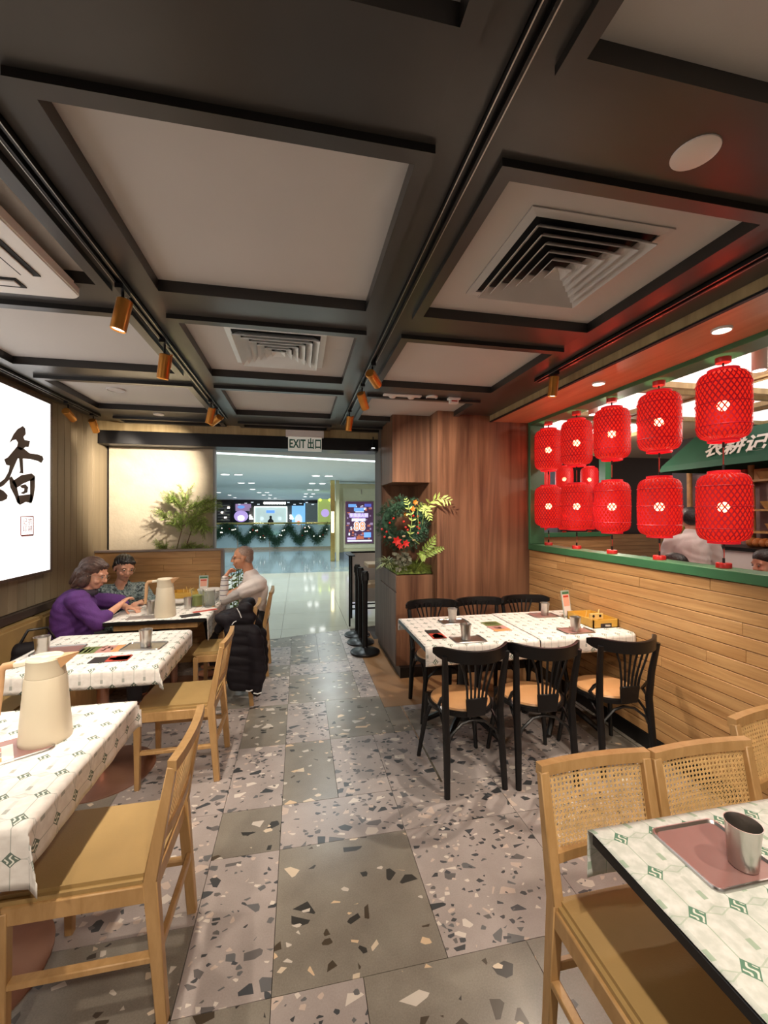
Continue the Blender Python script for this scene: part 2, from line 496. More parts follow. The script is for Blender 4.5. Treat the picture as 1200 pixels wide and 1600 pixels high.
m_lpaper = lantern_paper()
m_llat = M_('lantern_bamboo', (.42, .004, .014), .5, .1, 10, ems=.14, emc=(1, .004, .03))
m_lband = M_('lantern_band', (.62, .01, .016), .5, .1, 10, ems=.30, emc=(1, .015, .03))


def textmesh(s, size, name, m, parent, loc, rot, ext=.001, sx=1, align='CENTER', bold=0):
    cu = bpy.data.curves.new(name, 'FONT'); cu.body = s; cu.size = size; cu.extrude = ext; cu.offset = bold
    cu.align_x = align; cu.align_y = 'CENTER'; cu.resolution_u = 2
    o = bpy.data.objects.new(name, cu); C.objects.link(o)
    dg = bpy.context.evaluated_depsgraph_get(); dg.update()
    me = bpy.data.meshes.new_from_object(o.evaluated_get(dg)); bpy.data.objects.remove(o)
    me.name = name; me.materials.clear(); me.materials.append(m)
    q = bpy.data.objects.new(name, me); C.objects.link(q); q.location = loc; q.rotation_euler = rot; q.scale = (sx, 1, 1)
    if parent is not None: q.parent = parent
    return q

# ================================================================== STRUCTURE
XW = 2.315          # right wall face
XL = -2.07          # left wall face
base = MB().box(-2.3, 2.5, -3.2, 5.9, -.1, -.010).build('floor', M_('grout', (.07, .06, .055), .8), smooth=0)
struct(base)


def clip(poly, a, b, c):  # keep a*x+b*y<=c
    out = []
    for i in range(len(poly)):
        p, q = poly[i], poly[(i + 1) % len(poly)]
        dp = a * p[0] + b * p[1] - c; dq = a * q[0] + b * q[1] - c
        if dp <= 0: out.append(p)
        if dp * dq < 0:
            t = dp / (dp - dq); out.append((p[0] + (q[0] - p[0]) * t, p[1] + (q[1] - p[1]) * t))
    return out


TX = lambda i: -.09 + .3075 * i
TY = lambda j: 1.424 + .308 * j
tiles = [(0, 2, 0, 2, 1), (0, 2, 2, 3, 0), (0, 1, 3, 5, 1), (1, 2, 3, 5, 0), (2, 4, 0, 2, 0), (2, 4, 2, 3, 0), (2, 3, 3, 5, 0), (3, 5, 3, 5, 0),
         (0, 1, 5, 7, 0), (1, 3, 5, 7, 1), (0, 2, 7, 9, 1), (2, 3, 7, 10, 0), (0, 2, 9, 10, 0), (0, 1, 10, 12, 1), (1, 2, 10, 12, 1), (2, 3, 10, 12, 0),
         (0, 1, 12, 14, 1), (1, 2, 12, 14, 1), (2, 3, 12, 14, 0), (-1, 0, 5, 7, 1), (-1, 0, 7, 9, 0), (-1, 0, 9, 10, 1), (-1, 0, 10, 12, 0), (-1, 0, 12, 14, 1),
         (-1, 0, 3, 5, 0), (-1, 0, 2, 3, 1), (-1, 0, 0, 2, 0), (0, 1, -2, 0, 0), (1, 3, -2, 0, 1), (-1, 0, -2, 0, 1), (-2, -1, 3, 5, 0), (-3, -1, 1, 3, 0), (-2, -1, 5, 7, 0), (3, 4, -2, 0, 1)]
occ = set()
for i0, i1, j0, j1, k in tiles:
    for i in range(i0, i1):
        for j in range(j0, j1): occ.add((i, j))
for j in range(-8, 15):
    for i in range(-7, 9):
        if (i, j) in occ: continue
        opts = [(2, 2), (2, 1), (1, 2), (1, 1)]; random.shuffle(opts)
        for a, b in opts:
            if all((i + x, j + y) not in occ for x in range(a) for y in range(b)) and (a, b) != (1, 1) or (a, b) == (1, 1) and all((i + x, j + y) in occ for x, y in ((1, 0), (0, 1))):
                break
        else: a, b = 1, 1
        for x in range(a):
            for y in range(b): occ.add((i + x, j + y))
        tiles.append((i, i + a, j, j + b, 1 if R() < .3 else 0))
for i0, i1, j0, j1, k in tiles:
    g = .0012
    x0, x1 = max(TX(i0), XL + .002) + g, min(TX(i1), XW - .002) - g
    y0, y1 = TY(j0) + g, TY(j1) - g
    if x1 - x0 < .02: continue
    if x0 > .69 and y0 > 3.34: continue
    x1b = x1
    polys = []
    if x1 > .69 and y1 > 3.36:
        if x0 < .685: polys.append([(x0, y0), (.688, y0), (.688, y1), (x0, y1)])
        if y0 < 3.3: xa = max(x0, .69); polys.append([(xa, y0), (x1, y0), (x1, 3.358), (xa, 3.358)])
    else: polys.append([(x0, y0), (x1, y0), (x1, y1), (x0, y1)])
    for P in polys:
        P = clip(P, -.264, 1, 5.556 - .002)
        if len(P) < 3: continue
        MB().prism(P, ((0, 0, -.009), (1, 0, 0), (0, 1, 0), (0, 0, 1)), .009).build('tile', (m_floor_l, m_floor_d)[k], base, smooth=0)
MB().prism([(.69, 3.36), (2.31, 3.36), (2.31, 5.2), (.93, 5.2), (.93, 5.56), (.69, 5.56)], ((0, 0, -.009), (1, 0, 0), (0, 1, 0), (0, 0, 1)), .010).build('vinyl_strip', m_floor_b, base, smooth=0)
ms = MB().box(.825, .838, 2.36, 3.355, 0, .0015).build('metal_strip', m_rail, base, smooth=0)

# ---- left wall
wl = struct(MB().box(XL - .12, XL, -3.2, 5.16, 0, 2.8).build('wall_left', m_wallL, smooth=0))
for k in range(20):
    y0 = 2.86 + k * .105
    y1 = min(y0 + .101, 4.86)
    if y1 > y0 + .02: MB().box(XL, XL + .012, y0, y1, .87, 2.55).build('board', m_wallL, wl, bevel=.002, smooth=0)
MB().box(XL, XL + .05, -1.5, 4.78, .81, .865).build('ledge', M_('dark_ledge', (.05, .035, .028), .5), wl, smooth=0)
# ---- right wall below and around the window
wr = struct(MB().box(XW + .012, XW + .15, -3.2, 3.98, 0, 1.224).build('wall_right', M_('dark_joint', (.05, .028, .012), .8), smooth=0))
MB().box(XW + .02, XW + .15, 3.905, 5.1, 1.224, 2.8).build('wall_pier', m_walnut, wr, smooth=0)
MB().box(XW + .02, XW + .15, -3.2, .6, 1.224, 2.8).build('wall_pier', m_plank, wr, smooth=0)
for k in range(16):
    z0 = .105 + k * .0699
    y = -.9 - R() * .6
    while y < 3.9:
        L_ = .7 + R() * 1.1
        y1 = min(y + L_, 3.9)
        MB().box(XW - .002 * R(), XW + .02, y + .0008, y1 - .0008, z0 + .0014, z0 + .0680).build('plank', m_plank, wr, bevel=.0022, smooth=0)
        y = y1
struct(MB().box(XW - .006, XW + .02, -3.2, 3.88, 0, .103).build('baseboard_right', m_black, smooth=0))
MB().box(XW - .05, XW - .042, -1, 3.3, 0, .003).build('metal_strip', m_rail, base, smooth=0)

# ---- green framed opening
win = thing('window_1', 'green painted opening in the plank wall with red lanterns', 'window'); del win['category']; del win['label']; struct(win)
MB().box(XW - .012, XW + .15, .55, 3.905, 1.226, 1.284).build('sill', m_green, win, bevel=.003, smooth=0)
MB().box(XW - .012, XW + .15, .55, 3.905, 2.490, 2.535).build('head_rail', m_green, win, bevel=.003, smooth=0)
MB().box(XW - .010, XW + .15, 3.845, 3.904, 1.284, 2.49).build('jamb', m_green, win, bevel=.003, smooth=0)
MB().box(XW - .010, XW + .15, .55, .61, 1.284, 2.49).build('jamb', m_green, win, bevel=.003, smooth=0)

# ---- ceiling
ceil = struct(MB().box(XL - .1, 1.885, -3.2, 4.9, 2.64, 2.75).build('ceiling', m_beam, smooth=0))
cols = [(-1.83, -.785), (-.635, .355), (.547, 1.54)]
rows = [(-1.45, -.42), (-.2, .812), (1.05, 1.982), (2.198, 3.11), (3.355, 4.265), (4.63, 4.86)]
lx = [(XL, -1.81), (-.805, -.615), (.335, .567), (1.52, 1.88)]
ly = [(-3.2, -1.43), (-.44, -.18), (.79, 1.07), (1.96, 2.22), (3.09, 3.375), (4.245, 4.65), (4.84, 4.9)]
for a, b in lx: MB().box(a, b, -3.2, 4.9, 2.575, 2.64).build('beam', m_beam, ceil, smooth=0)
for a, b in ly:
    for (p, q) in zip(lx[:-1], lx[1:]):
        MB().box(p[1], q[0], a, b, 2.5752, 2.64).build('beam', m_beam, ceil, smooth=0)
for ci, (a, b) in enumerate(cols):
    for ri, (c, d) in enumerate(rows):
        MB().box(a + .015, b - .015, c + .015, d - .015, 2.602, 2.64).build('panel', m_panelc, ceil, smooth=0)
        if ci == 0 and ri == 2:
            pass
        t = MB(); w_ = .045
        o, i_ = (a, b, c, d), (a + w_, b - w_, c + w_, d - w_)
        for z in (2.552, 2.603):
            for (p, q, r, s) in (o, i_): t.v += [(p, r, z), (q, r, z), (q, s, z), (p, s, z)]
        for k in range(4):
            n_ = (k + 1) % 4
            t.f += [(k, n_, n_ + 4, k + 4), (k + 8, k + 12, n_ + 12, n_ + 8), (k, k + 8, n_ + 8, n_), (k + 4, n_ + 4, n_ + 12, k + 12)]
        mo = t.build('moulding', m_trim, ceil, smooth=0); mo.data.materials.append(m_beam)
        for pf in mo.data.polygons:
            if abs(pf.normal.z) > .9: pf.material_index = 1
# soffit box over the window
so = struct(MB().box(1.885, XW + .15, -3.2, 3.9, 2.53, 2.75).build('trim_1', m_soffit, smooth=0))
MB().box(1.878, 1.886, -3.2, 3.9, 2.522, 2.64).build('veneer_strip', m_strip, so, smooth=0)
MB().box(1.878, 1.90, -3.2, 3.9, 2.512, 2.524).build('black_strip', m_matblk, so, smooth=0)  # thin black strip along the bottom edge of the veneer face
MB().box(1.90, XW + .02, -3.2, 3.9, 2.52, 2.531).build('soffit_board', m_soffit, so, smooth=0)
# ---- back wall over the entrance
bk = struct(MB().box(XL, .93, 4.88, 5.16, 2.475, 2.75).build('wall_back', m_strip, smooth=0))
MB().box(XL, .93, 4.87, 5.15, 2.335, 2.475).build('fascia', m_black, bk, bevel=.003, smooth=0)
MB().box(XL, -.955, 5.10, 5.16, 0, 2.336).build('backing', m_matblk, bk, smooth=0)
MB().box(-2.045, -.965, 5.085, 5.10, .6, 2.334).build('linen_panel', m_panel, bk, smooth=0)
MB().box(-.965, -.945, 5.06, 5.17, 0, 2.336).build('jamb', M_('grey_jamb', (.30, .29, .28), .4), bk, smooth=0)

# ---- walnut pillar with niche
pl = thing('wall_pillar', '', ''); del pl['label']; del pl['category']; struct(pl)
PXR = XW + .12
MB().box(1.335, PXR, 3.9, 4.7, .1, 2.64).build('core', m_walnut, pl, smooth=0)
MB().box(.94, PXR, 4.705, 5.08, .1, 2.64).build('core', m_walnut_g, pl, smooth=0)
MB().box(1.332, 1.385, 3.88, 3.9, .1, 2.62).build('panel', m_walnut, pl, bevel=.001, smooth=0)
MB().box(1.387, XW + .018, 3.88, 3.9, .1, 2.62).build('panel', m_walnut, pl, bevel=.001, smooth=0)
MB().box(1.325, 1.335, 3.885, 4.7, .1, 2.62).build('panel', m_walnut, pl, smooth=0)
MB().box(.94, 1.33, 4.69, 4.705, 1.0, 1.92).build('niche_back', m_walnut, pl, smooth=0)
MB().box(.93, 1.325, 4.12, 4.705, 1.915, 2.62).build('upper_cabinet', m_walnut, pl, bevel=.002, smooth=0)
MB().box(.935, 1.325, 3.97, 4.705, .1, .985).build('lower_cabinet', m_walnut, pl, bevel=.002, smooth=0)
for a, b, c, d in ((3.972, 4.70, .83, .995), (3.972, 4.70, .10, .818)): MB().box(.925, .935, a, b, c, d).build('door_panel', m_walnut_g, pl, bevel=.002, smooth=0)
for k in range(4):
    MB().box(.925, .94, 4.705 + k * .094, 4.705 + k * .094 + .091, .1, 2.62).build('board', m_walnut_g, pl, bevel=.002, smooth=0)
MB().box(.96, XW, 3.915, 5.06, 0, .1).build('plinth', m_black, pl, smooth=0)

# ---- plank partition behind the bench
pt = struct(MB().box(XL + .01, -.83, 4.80, 4.88, 0, 1.195).build('wall_partition', m_plankx, smooth=0))
for k in range(17):
    z1 = 1.192 - k * .0705
    x = XL + .012
    while x < -.835:
        x1 = min(x + .6 + R() * .9, -.832)
        if -.832 - x1 < .12: x1 = -.832
        if z1 - .068 > 0: MB().box(x + .0008, x1 - .0008, 4.786, 4.80, z1 - .069, z1).build('plank', m_plankx, pt, bevel=.0012, smooth=0)
        x = x1
MB().box(XL + .01, -.808, 4.778, 4.888, 1.195, 1.213).build('cap_rail', M_('cap_grey', (.30, .24, .21), .5), pt, smooth=0)
MB().box(-.83, -.808, 4.778, 4.888, 0, 1.195).build('end_post', M_('end_grey', (.23, .18, .155), .5), pt, smooth=0)

# ---- the second dining room seen through the green opening
r2 = struct(MB().box(XW + .15, 9, -1, 10, -.05, -.001).build('floor_annex', M_('annex_floor', (.2, .17, .15), .4), smooth=0))
struct(MB().box(5.75, 5.9, -1, 5.5, 0, 2.9).build('wall_annex', M_('dark_brown_wall', (.05, .028, .02), .5), smooth=0))
c2 = struct(MB().box(XW + .15, 9, -1, 10, 2.72, 2.8).build('ceiling_annex', M_('annex_ceiling', (.42, .32, .22), .6, .05), smooth=0))
m_cof = emi('coffer_light', (1, .90, .86), 1.15)
for (a, b, c, d) in ((2.72, 3.5, 2.1, 2.95), (3.65, 4.5, 2.1, 2.95), (2.72, 3.5, 3.15, 4.0), (3.65, 4.5, 3.15, 4.0), (4.7, 5.5, 2.1, 2.95), (4.7, 5.5, 3.15, 4.0), (2.72, 3.5, 4.25, 5.1), (3.65, 4.5, 4.25, 5.1)):
    MB().box(a, b, c, d, 2.708, 2.72).build('coffer_panel', m_cof, c2, smooth=0)
    fr = MB()
    for (p, q, r, s) in ((a - .05, b + .05, c - .05, c), (a - .05, b + .05, d, d + .05), (a - .05, a, c, d), (b, b + .05, c, d)): fr.box(p, q, r, s, 2.66, 2.72)
    fr.build('coffer_frame', m_strip, c2, smooth=0)
w2 = thing('wall_annex_back', '', ''); del w2['label']; del w2['category']; struct(w2)
for k in range(17):
    MB().box(3.2, 4.8, 5.70, 5.72, .08 + k * .07, .148 + k * .07).build('plank', m_plankx, w2, smooth=0)
MB().box(3.2, 4.8, 5.72, 5.8, 0, 1.27).build('core', m_plankx, w2, smooth=0)
MB().box(5.0, 8.4, 7.25, 7.35, 0, 2.72).build('dark_panel', M_('espresso', (.035, .018, .014), .45), w2, smooth=0)
MB().box(3.2, 4.80, 5.66, 5.8, 1.235, 1.30).build('sill', m_green, w2, smooth=0)
MB().box(4.68, 4.80, 5.66, 5.8, 1.30, 2.5).build('jamb', m_green, w2, smooth=0)
MB().box(3.2, 4.80, 5.66, 5.8, 2.5, 2.6).build('head_rail', m_green, w2, smooth=0)
struct(MB().box(XW + .3, 9, 8.4, 8.5, 0, 2.72).build('wall_annex_far', M_('grey_far', (.45, .47, .5), .5), smooth=0))
point('annex_lamp_a', (3.6, 2.3, 2.3), 24, (1, .85, .72), .08)
point('annex_lamp_b', (4.3, 5.0, 2.3), 24, (1, .85, .72), .08)
point('annex_lamp_c', (4.0, 7.2, 2.2), 35, (.95, .95, 1), .08)

# ---- hall outside
mf = struct(MB().box(-10, 8, 4.6, 19.4, -.12, -.013).build('floor_hall', M_('hall_grout', (.3, .3, .28), .6), smooth=0))
for i in range(-8, 6):
    for j in range(0, 8):
        x0 = -.23 + i * .9; y0 = 5.0 + j * .9
        P = [(x0 + .002, y0), (x0 + .898, y0), (x0 + .898, y0 + .896), (x0 + .002, y0 + .896)]
        P = clip(P, .264, -1, -5.56)
        P = clip(P, 0, 1, 11.4)
        if len(P) < 3: continue
        MB().prism(P, ((0, 0, -.012), (1, 0, 0), (0, 1, 0), (0, 0, 1)), .011).build('tile', m_mallf, mf, smooth=0)
MB().box(-10, 8, 11.4, 19.2, -.012, -.002).build('dark_paving', m_mallf2, mf, smooth=0)
A = atz(340, 709, 2.7); B = atz(583, 722, 2.7); d_ = (B - A).normalized(); A2 = A - d_ * 8; B2 = B + d_ * 4
n_ = V(-d_.y, d_.x, 0)
mc = MB(); zc = 2.7
P = [(A2.x, A2.y), (B2.x, B2.y), (9, 42), (-12, 42)]
mcl = struct(mc.prism(P, ((0, 0, zc), (1, 0, 0), (0, 1, 0), (0, 0, 1)), .3).build('ceiling_hall', m_mallc, smooth=0))
MB().bar(A2 + V(0, 0, .012) - n_ * .02, B2 + V(0, 0, .012) - n_ * .02, .02, .025).build('led_strip', emi('led_white', (.9, 1, 1), 3), mcl, smooth=0)
MB().bar(A2 + V(0, 0, .28) - n_ * .03, B2 + V(0, 0, .28) - n_ * .03, .04, .5).build('glass_header', M_('mirror_glass', (.35, .42, .42), .06, 0, metal=1), mcl, smooth=0)
MB().box(-10, 8, 5.16, 8.9, 3.5, 3.6).build('upper_ceiling', M_('upper_grey', (.25, .28, .28), .6), mcl, smooth=0)
DL = [(-2.04, 12.4), (-1.68, 12.4), (-2.04, 15.75), (-1.68, 15.7), (-2.07, 19.8), (-4.15, 23.3), (-4.1, 26.5), (-2.06, 22.9), (-2.08, 26), (-4.4, 30.7), (.49, 12.3), (.86, 12.3), (.48, 15.5),
      (.85, 15.5), (.5, 19.8), (.82, 19.8), (2.62, 15.46), (-2.11, 31.4), (.35, 33.8), (-1.7, 31.3), (.8, 24), (.4, 24), (.4, 28), (.8, 28), (-1.7, 26), (-1.66, 22.8), (-4.6, 23.2)]
m_dl = emi('hall_lamp', (1, 1, .98), 8)
for x, y in DL:
    sd = 'far left' if x < -3 else 'left' if x < -.9 else 'right' if x < 2 else 'single rightmost'
    same = sorted([(b_, a_) for a_, b_ in DL if (a_ < -3) == (x < -3) and (a_ < -.9) == (x < -.9) and (a_ < 2) == (x < 2)])
    rk = ['nearest', 'second nearest', 'third nearest', 'fourth nearest', 'fifth nearest', 'sixth nearest', 'seventh nearest', 'eighth nearest', 'ninth nearest', 'tenth nearest', 'eleventh nearest', 'farthest'][same.index((y, x))]
    t = thing('hall_downlight', 'round downlight in the hall ceiling, %s of the %s cluster' % (rk, sd), 'downlight', (x, y, 2.7), group='downlights in the hall ceiling')
    MB().lathe([(.0, -.012), (.11, -.012), (.11, .0)], 16, cap=False).build('lens', m_dl, t)
    MB().lathe([(.112, 0), (.112, -.014), (.135, -.010), (.137, 0)], 16, cap=False).build('rim', m_white, t)
for x, y, p in ((-1.9, 6.6, 90), (.5, 6.6, 90), (-1.86, 9.2, 170), (.67, 9.2, 170), (-1.86, 12.4, 260), (.67, 12.3, 260), (-1.86, 15.7, 260), (.67, 15.5, 260), (-2, 22, 500), (.6, 22, 500), (-2, 30, 500), (.6, 30, 500)):
    spot('hall_lamp_light', (x, y, 2.66 if y > 9 else 3.4), (x, y, 0), p, 150, .5, COOL, .1)
# far side of the hall
struct(MB().box(-11, 8, 36, 36.3, -1, 4).build('wall_hall_far', M_('far_brown', (.12, .10, .095), .6), smooth=0))
struct(MB().box(-11, -10.8, 5.5, 36, -1, 4).build('wall_hall_left', M_('far_side', (.5, .52, .52), .6), smooth=0))
struct(MB().box(-11, 8, 19.4, 36, -.5, -.4).build('floor_hall_far', m_mallf2, smooth=0))

# ================================================================== TABLES AND CLOTHS
def table(name, label, x0, x1, y0, y1, base_kind, edge=m_black, zt=.755, group='dining tables'):
    cx, cy = (x0 + x1) / 2, (y0 + y1) / 2; hx, hy = (x1 - x0) / 2, (y1 - y0) / 2
    t = thing(name, label, 'table', (cx, cy, 0))
    MB().box(-hx, hx, -hy, hy, zt - .028, zt).build('tabletop', edge, t, bevel=.003)
    MB().box(-hx + .07, hx - .07, -hy + .07, hy - .07, zt - .085, zt - .029).build('apron', m_oakx, t, bevel=.002)
    if base_kind == 'disc':
        MB().lathe([(0, .0), (.29, 0), (.29, .006), (.27, .014), (.10, .032), (.05, .045), (.034, .06), (0, .06)], 40, cap=False).build('base_disc', m_copper, t)
        MB().lathe([(.033, .05), (.033, zt - .10), (.09, zt - .088), (.12, zt - .086)], 20).build('post', m_copper, t)
    else:
        for sx in ((-.38, .38) if hx > .6 else (0,)):
            for a in range(4):
                an = PI / 4 + a * PI / 2
                MB().tube([(sx + .02 * math.cos(an), .02 * math.sin(an), .16), (sx + .14 * math.cos(an), .14 * math.sin(an), .12), (sx + .27 * math.cos(an), .27 * math.sin(an), .035), (sx + .29 * math.cos(an), .29 * math.sin(an), .02)],
                          [.022, .022, .02, .02], 8).build('foot', m_black, t)
            MB().lathe([(.05, .10), (.05, .2), (.034, .24), (.030, .55), (.05, .62), (.12, zt - .087)], 18, o=(sx, 0, 0)).build('post', m_black, t)
    return t


def cloth(label, x0, x1, y0, y1, flaps, m, zt=.7575, seed=1, group='printed paper tablecloths', u0=0, v0=0, corner=None, step=.02):
    """flaps = (left, right, near, far) overhang lengths"""
    rn = random.Random(seed)
    fl, fr, fn, ff = flaps
    xs = [x0 - fl + k * (x1 - x0 + fl + fr) / max(1, round((x1 - x0 + fl + fr) / step)) for k in range(round((x1 - x0 + fl + fr) / step) + 1)]
    ys = [y0 - fn + k * (y1 - y0 + fn + ff) / max(1, round((y1 - y0 + fn + ff) / step)) for k in range(round((y1 - y0 + fn + ff) / step) + 1)]
    ph = [rn.random() * 6 for _ in range(6)]
    b = MB(); uv = []
    for j, y in enumerate(ys):
        for i, x in enumerate(xs):
            cx = min(max(x, x0), x1); cy = min(max(y, y0), y1)
            dx, dy = x - cx, y - cy
            ax, ay = abs(dx), abs(dy)
            sx, sy = (1 if dx > 0 else -1), (1 if dy > 0 else -1)
            if ax == 0 and ay == 0:
                p = V(x, y, zt + .0012 * math.sin(x * 23 + ph[0]) * math.sin(y * 19 + ph[1]) + .001)
            else:
                drop = max(ax, ay) + .10 * min(ax, ay)
                wav = .006 + .05 * drop * (.5 + .5 * math.sin(14 * (y if ax > ay else x) + ph[2]) * math.sin(31 * (y if ax > ay else x) + ph[3]))
                ox = sx * (min(ax, .01) + wav * (ax > 0)) if ax > 0 else 0
                oy = sy * (min(ay, .01) + wav * (ay > 0)) if ay > 0 else 0
                if ax > 0 and ay > 0:
                    q = min(ax, ay); ox += sx * q * .30; oy += sy * q * .22
                p = V(cx + ox, cy + oy, zt - max(0, drop - .006) + .001)
            b.v.append(tuple(p)); uv.append((x + u0, y + v0))
    nx = len(xs)
    for j in range(len(ys) - 1):
        for i in range(nx - 1): b.f.append((j * nx + i, j * nx + i + 1, (j + 1) * nx + i + 1, (j + 1) * nx + i))
    me = bpy.data.meshes.new('tablecloth'); me.from_pydata(b.v, [], b.f)
    ul = me.uv_layers.new(name='UVMap')
    for l in me.loops: ul.data[l.index].uv = uv[l.vertex_index]
    me.materials.append(m); me.shade_smooth()
    o = bpy.data.objects.new('tablecloth', me); C.objects.link(o)
    md = o.modifiers.new('thickness', 'SOLIDIFY'); md.thickness = .0012; md.offset = 1
    return tag(o, label, 'tablecloth', None)


table('dining_table', 'square cafe table where the three guests sit, under a white cloth', -1.50, -.74, 3.56, 4.66, 'disc')
table('dining_table', 'cafe table on the left between the guests and the nearest table', -1.60, -.775, 2.51, 3.23, 'disc')
table('dining_table', 'nearest cafe table on the left on a copper coloured disc base', -1.60, -.735, 1.31, 2.045, 'disc')
table('dining_table', 'left half of the long table with the black chairs', .775, 1.568, 2.515, 3.215, 'cross', m_tealpaint)
table('dining_table', 'right half of the long table, against the plank wall', 1.572, 2.305, 2.515, 3.215, 'cross', m_tealpaint)
table('dining_table', 'cafe table with a black edge in the lower right corner', .755, 1.60, .26, .965, 'disc')
cloth('white printed cloth on the table of the three guests, hanging over its right side', -1.50, -.74, 3.56, 4.66, (0, .19, 0, 0), m_cloth, seed=3, v0=.02)
cloth('white printed cloth on the second table on the left, with a drooping front corner', -1.60, -.775, 2.51, 3.23, (0, .12, .105, 0), m_cloth, seed=4, u0=.04, v0=.01)
cloth('white printed cloth on the nearest left table, its corner hanging low', -1.60, -.735, 1.31, 2.045, (0, .13, .17, .05), m_cloth, seed=5, u0=.02, v0=.04)
cloth('white printed cloth on the left half of the long table', .775, 1.566, 2.515, 3.215, (0, 0, .125, .10), m_cloth, seed=6)
cloth('white printed cloth on the right half of the long table', 1.574, 2.305, 2.515, 3.215, (0, 0, .115, .10), m_cloth, seed=7, u0=.03, zt=.758)
cloth('pale green printed cloth on the table in the lower right corner', .755, 1.60, .26, .965, (0, 0, 0, .14), m_clothg, seed=8, u0=-.815 + .105 * 8, v0=-.932 + .105 * 9, step=.016)

# ================================================================== CANE CHAIRS
def cane_chair(label, loc, rz, group=None):
    """faces +X locally when rz=0?  local: front = -Y, back at +Y"""
    t = thing('cane_chair', label, 'chair', loc, rz)
    W = .20  # half width
    # rear legs with raked upper part (two bars)
    for s in (-1, 1):
        b = MB()
        b.bar((s * (W - .016), .235, 0), (s * (W - .016), .20, .46), .030, .034, (0, 1, 0), .034, .042)
        b.bar((s * (W - .016), .20, .45), (s * (W - .016), .262, .80), .034, .042, (0, 1, 0), .030, .026)
        b.build('rear_leg', m_oakx, t, bevel=.003)
        MB().bar((s * (W - .016), -.20, 0), (s * (W - .016), -.20, .43), .028, .028, (0, 1, 0), .036, .036).build('front_leg', m_oakx, t, bevel=.003)
        MB().bar((s * (W - .016), -.185, .21), (s * (W - .016), .21, .21), .030, .020, (0, 0, 1)).build('side_stretcher', m_oakx, t, bevel=.003)
        MB().bar((s * (W - .014), -.20, .415), (s * (W - .014), .20, .415), .022, .055, (0, 0, 1)).build('side_rail', m_oakx, t, bevel=.003)
    MB().bar((-W + .03, .226, .235), (W - .03, .226, .235), .018, .030, (0, 0, 1)).build('rear_stretcher', m_oakx, t, bevel=.003)
    MB().bar((-W + .03, -.20, .415), (W - .03, -.20, .415), .022, .055, (0, 0, 1)).build('front_rail', m_oakx, t, bevel=.003)
    MB().bar((-W + .03, .20, .415), (W - .03, .20, .415), .022, .055, (0, 0, 1)).build('back_rail', m_oakx, t, bevel=.003)
    # top rail, slightly curved
    for z, h, y0, nm in ((.805, .034, .264, 'top_rail'), (.565, .030, .222, 'lower_back_rail')):
        b = MB(); n = 6
        pts = [(-W + .003 + (2 * W - .006) * k / n, y0 + .014 * (1 - (2 * k / n - 1) ** 2), z) for k in range(n + 1)]
        if nm == 'lower_back_rail': pts = [(p[0] * .86, p[1], p[2]) for p in pts]
        for p, q in zip(pts[:-1], pts[1:]): b.bar(p, q, .022 if z < .7 else .028, h, (0, 0, 1))
        b.build(nm, m_oakx, t, bevel=0, smooth=30)
    # woven panel: vertical, horizontal and two diagonal families of strands
    b = MB(); x0, x1, z0, z1 = -W + .032, W - .032, .577, .791

    def P(x, z):
        k = (z - .565) / .24
        return V(x, .2215 + .042 * k + .012 * (1 - (x / W) ** 2), z)
    pitch = .0143; nxs = int((x1 - x0) / pitch); nzs = int((z1 - z0) / pitch)
    for i in range(nxs + 1):
        x = x0 + i * (x1 - x0) / nxs
        for dx in (-.0016, .0016):
            b.bar(P(x + dx, z0), P(x + dx, z1), .0018, .0012, (0, 1, 0))
    for j in range(nzs + 1):
        z = z0 + j * (z1 - z0) / nzs
        for dz in (-.0016, .0016):
            pp = [P(x0 + (x1 - x0) * k / 4, z + dz) for k in range(5)]
            for p, q in zip(pp[:-1], pp[1:]): b.bar(p, q, .0012, .0018, (0, 0, 1))
    w_, h_ = x1 - x0, z1 - z0
    off = -h_
    k = 0
    while off < w_ + h_:
        for sgn in (1, -1):
            pts = []
            for e in (0, h_):
                pass
            xa, za = (off, 0) if sgn > 0 else (w_ - off, 0)
            # param along diagonal
            t0, t1 = 0, h_
            if sgn > 0: t0 = max(0, -off); t1 = min(h_, w_ - off)
            else: t0 = max(0, -off); t1 = min(h_, w_ - off)
            if t1 - t0 > .004:
                a = P(x0 + xa + sgn * t0, z0 + t0); c = P(x0 + xa + sgn * t1, z0 + t1)
                m2 = P(x0 + xa + sgn * (t0 + t1) / 2, z0 + (t0 + t1) / 2)
                for p, q in ((a, m2), (m2, c)): b.bar(p + V(0, .0008, 0), q + V(0, .0008, 0), .0020, .0010, (0, 1, 0))
        off += pitch
    pn = b.build('cane_panel', m_cane, t, smooth=0, merge=False)
    # seat pad
    q = MB(); q.box(-W + .012, W - .012, -.225, .205, .43, .468)
    q.build('seat', m_leather, t, bevel=.012)
    return t


ch0 = cane_chair('cane backed oak chair nearest on the left, half in table shadow', (-.655, 1.613, 0), 0)
ch0.rotation_euler = (0, 0, -PI / 2)
CZ = lambda x, y, rz, lab: dup(ch0, (x, y, 0), rz, lab)
CZ(-.715, 2.83, -PI / 2, 'cane backed oak chair at the second left table, behind the nearest one')
CZ(-.62, 3.80, -PI / 2, 'oak chair with the black puffer jacket hung over its back')
CZ(-.54, 4.42, -PI / 2, 'oak chair the man in the white shirt sits on')
CZ(.925, .905, 0, 'cane backed oak chair in front at the lower right table, leftmost there')
CZ(1.325, .895, .0, 'cane backed oak chair at the lower right table, right of the leftmost one')
CZ(1.84, 1.05, .15, 'cane backed oak chair at the right edge of the picture beside the plank wall')

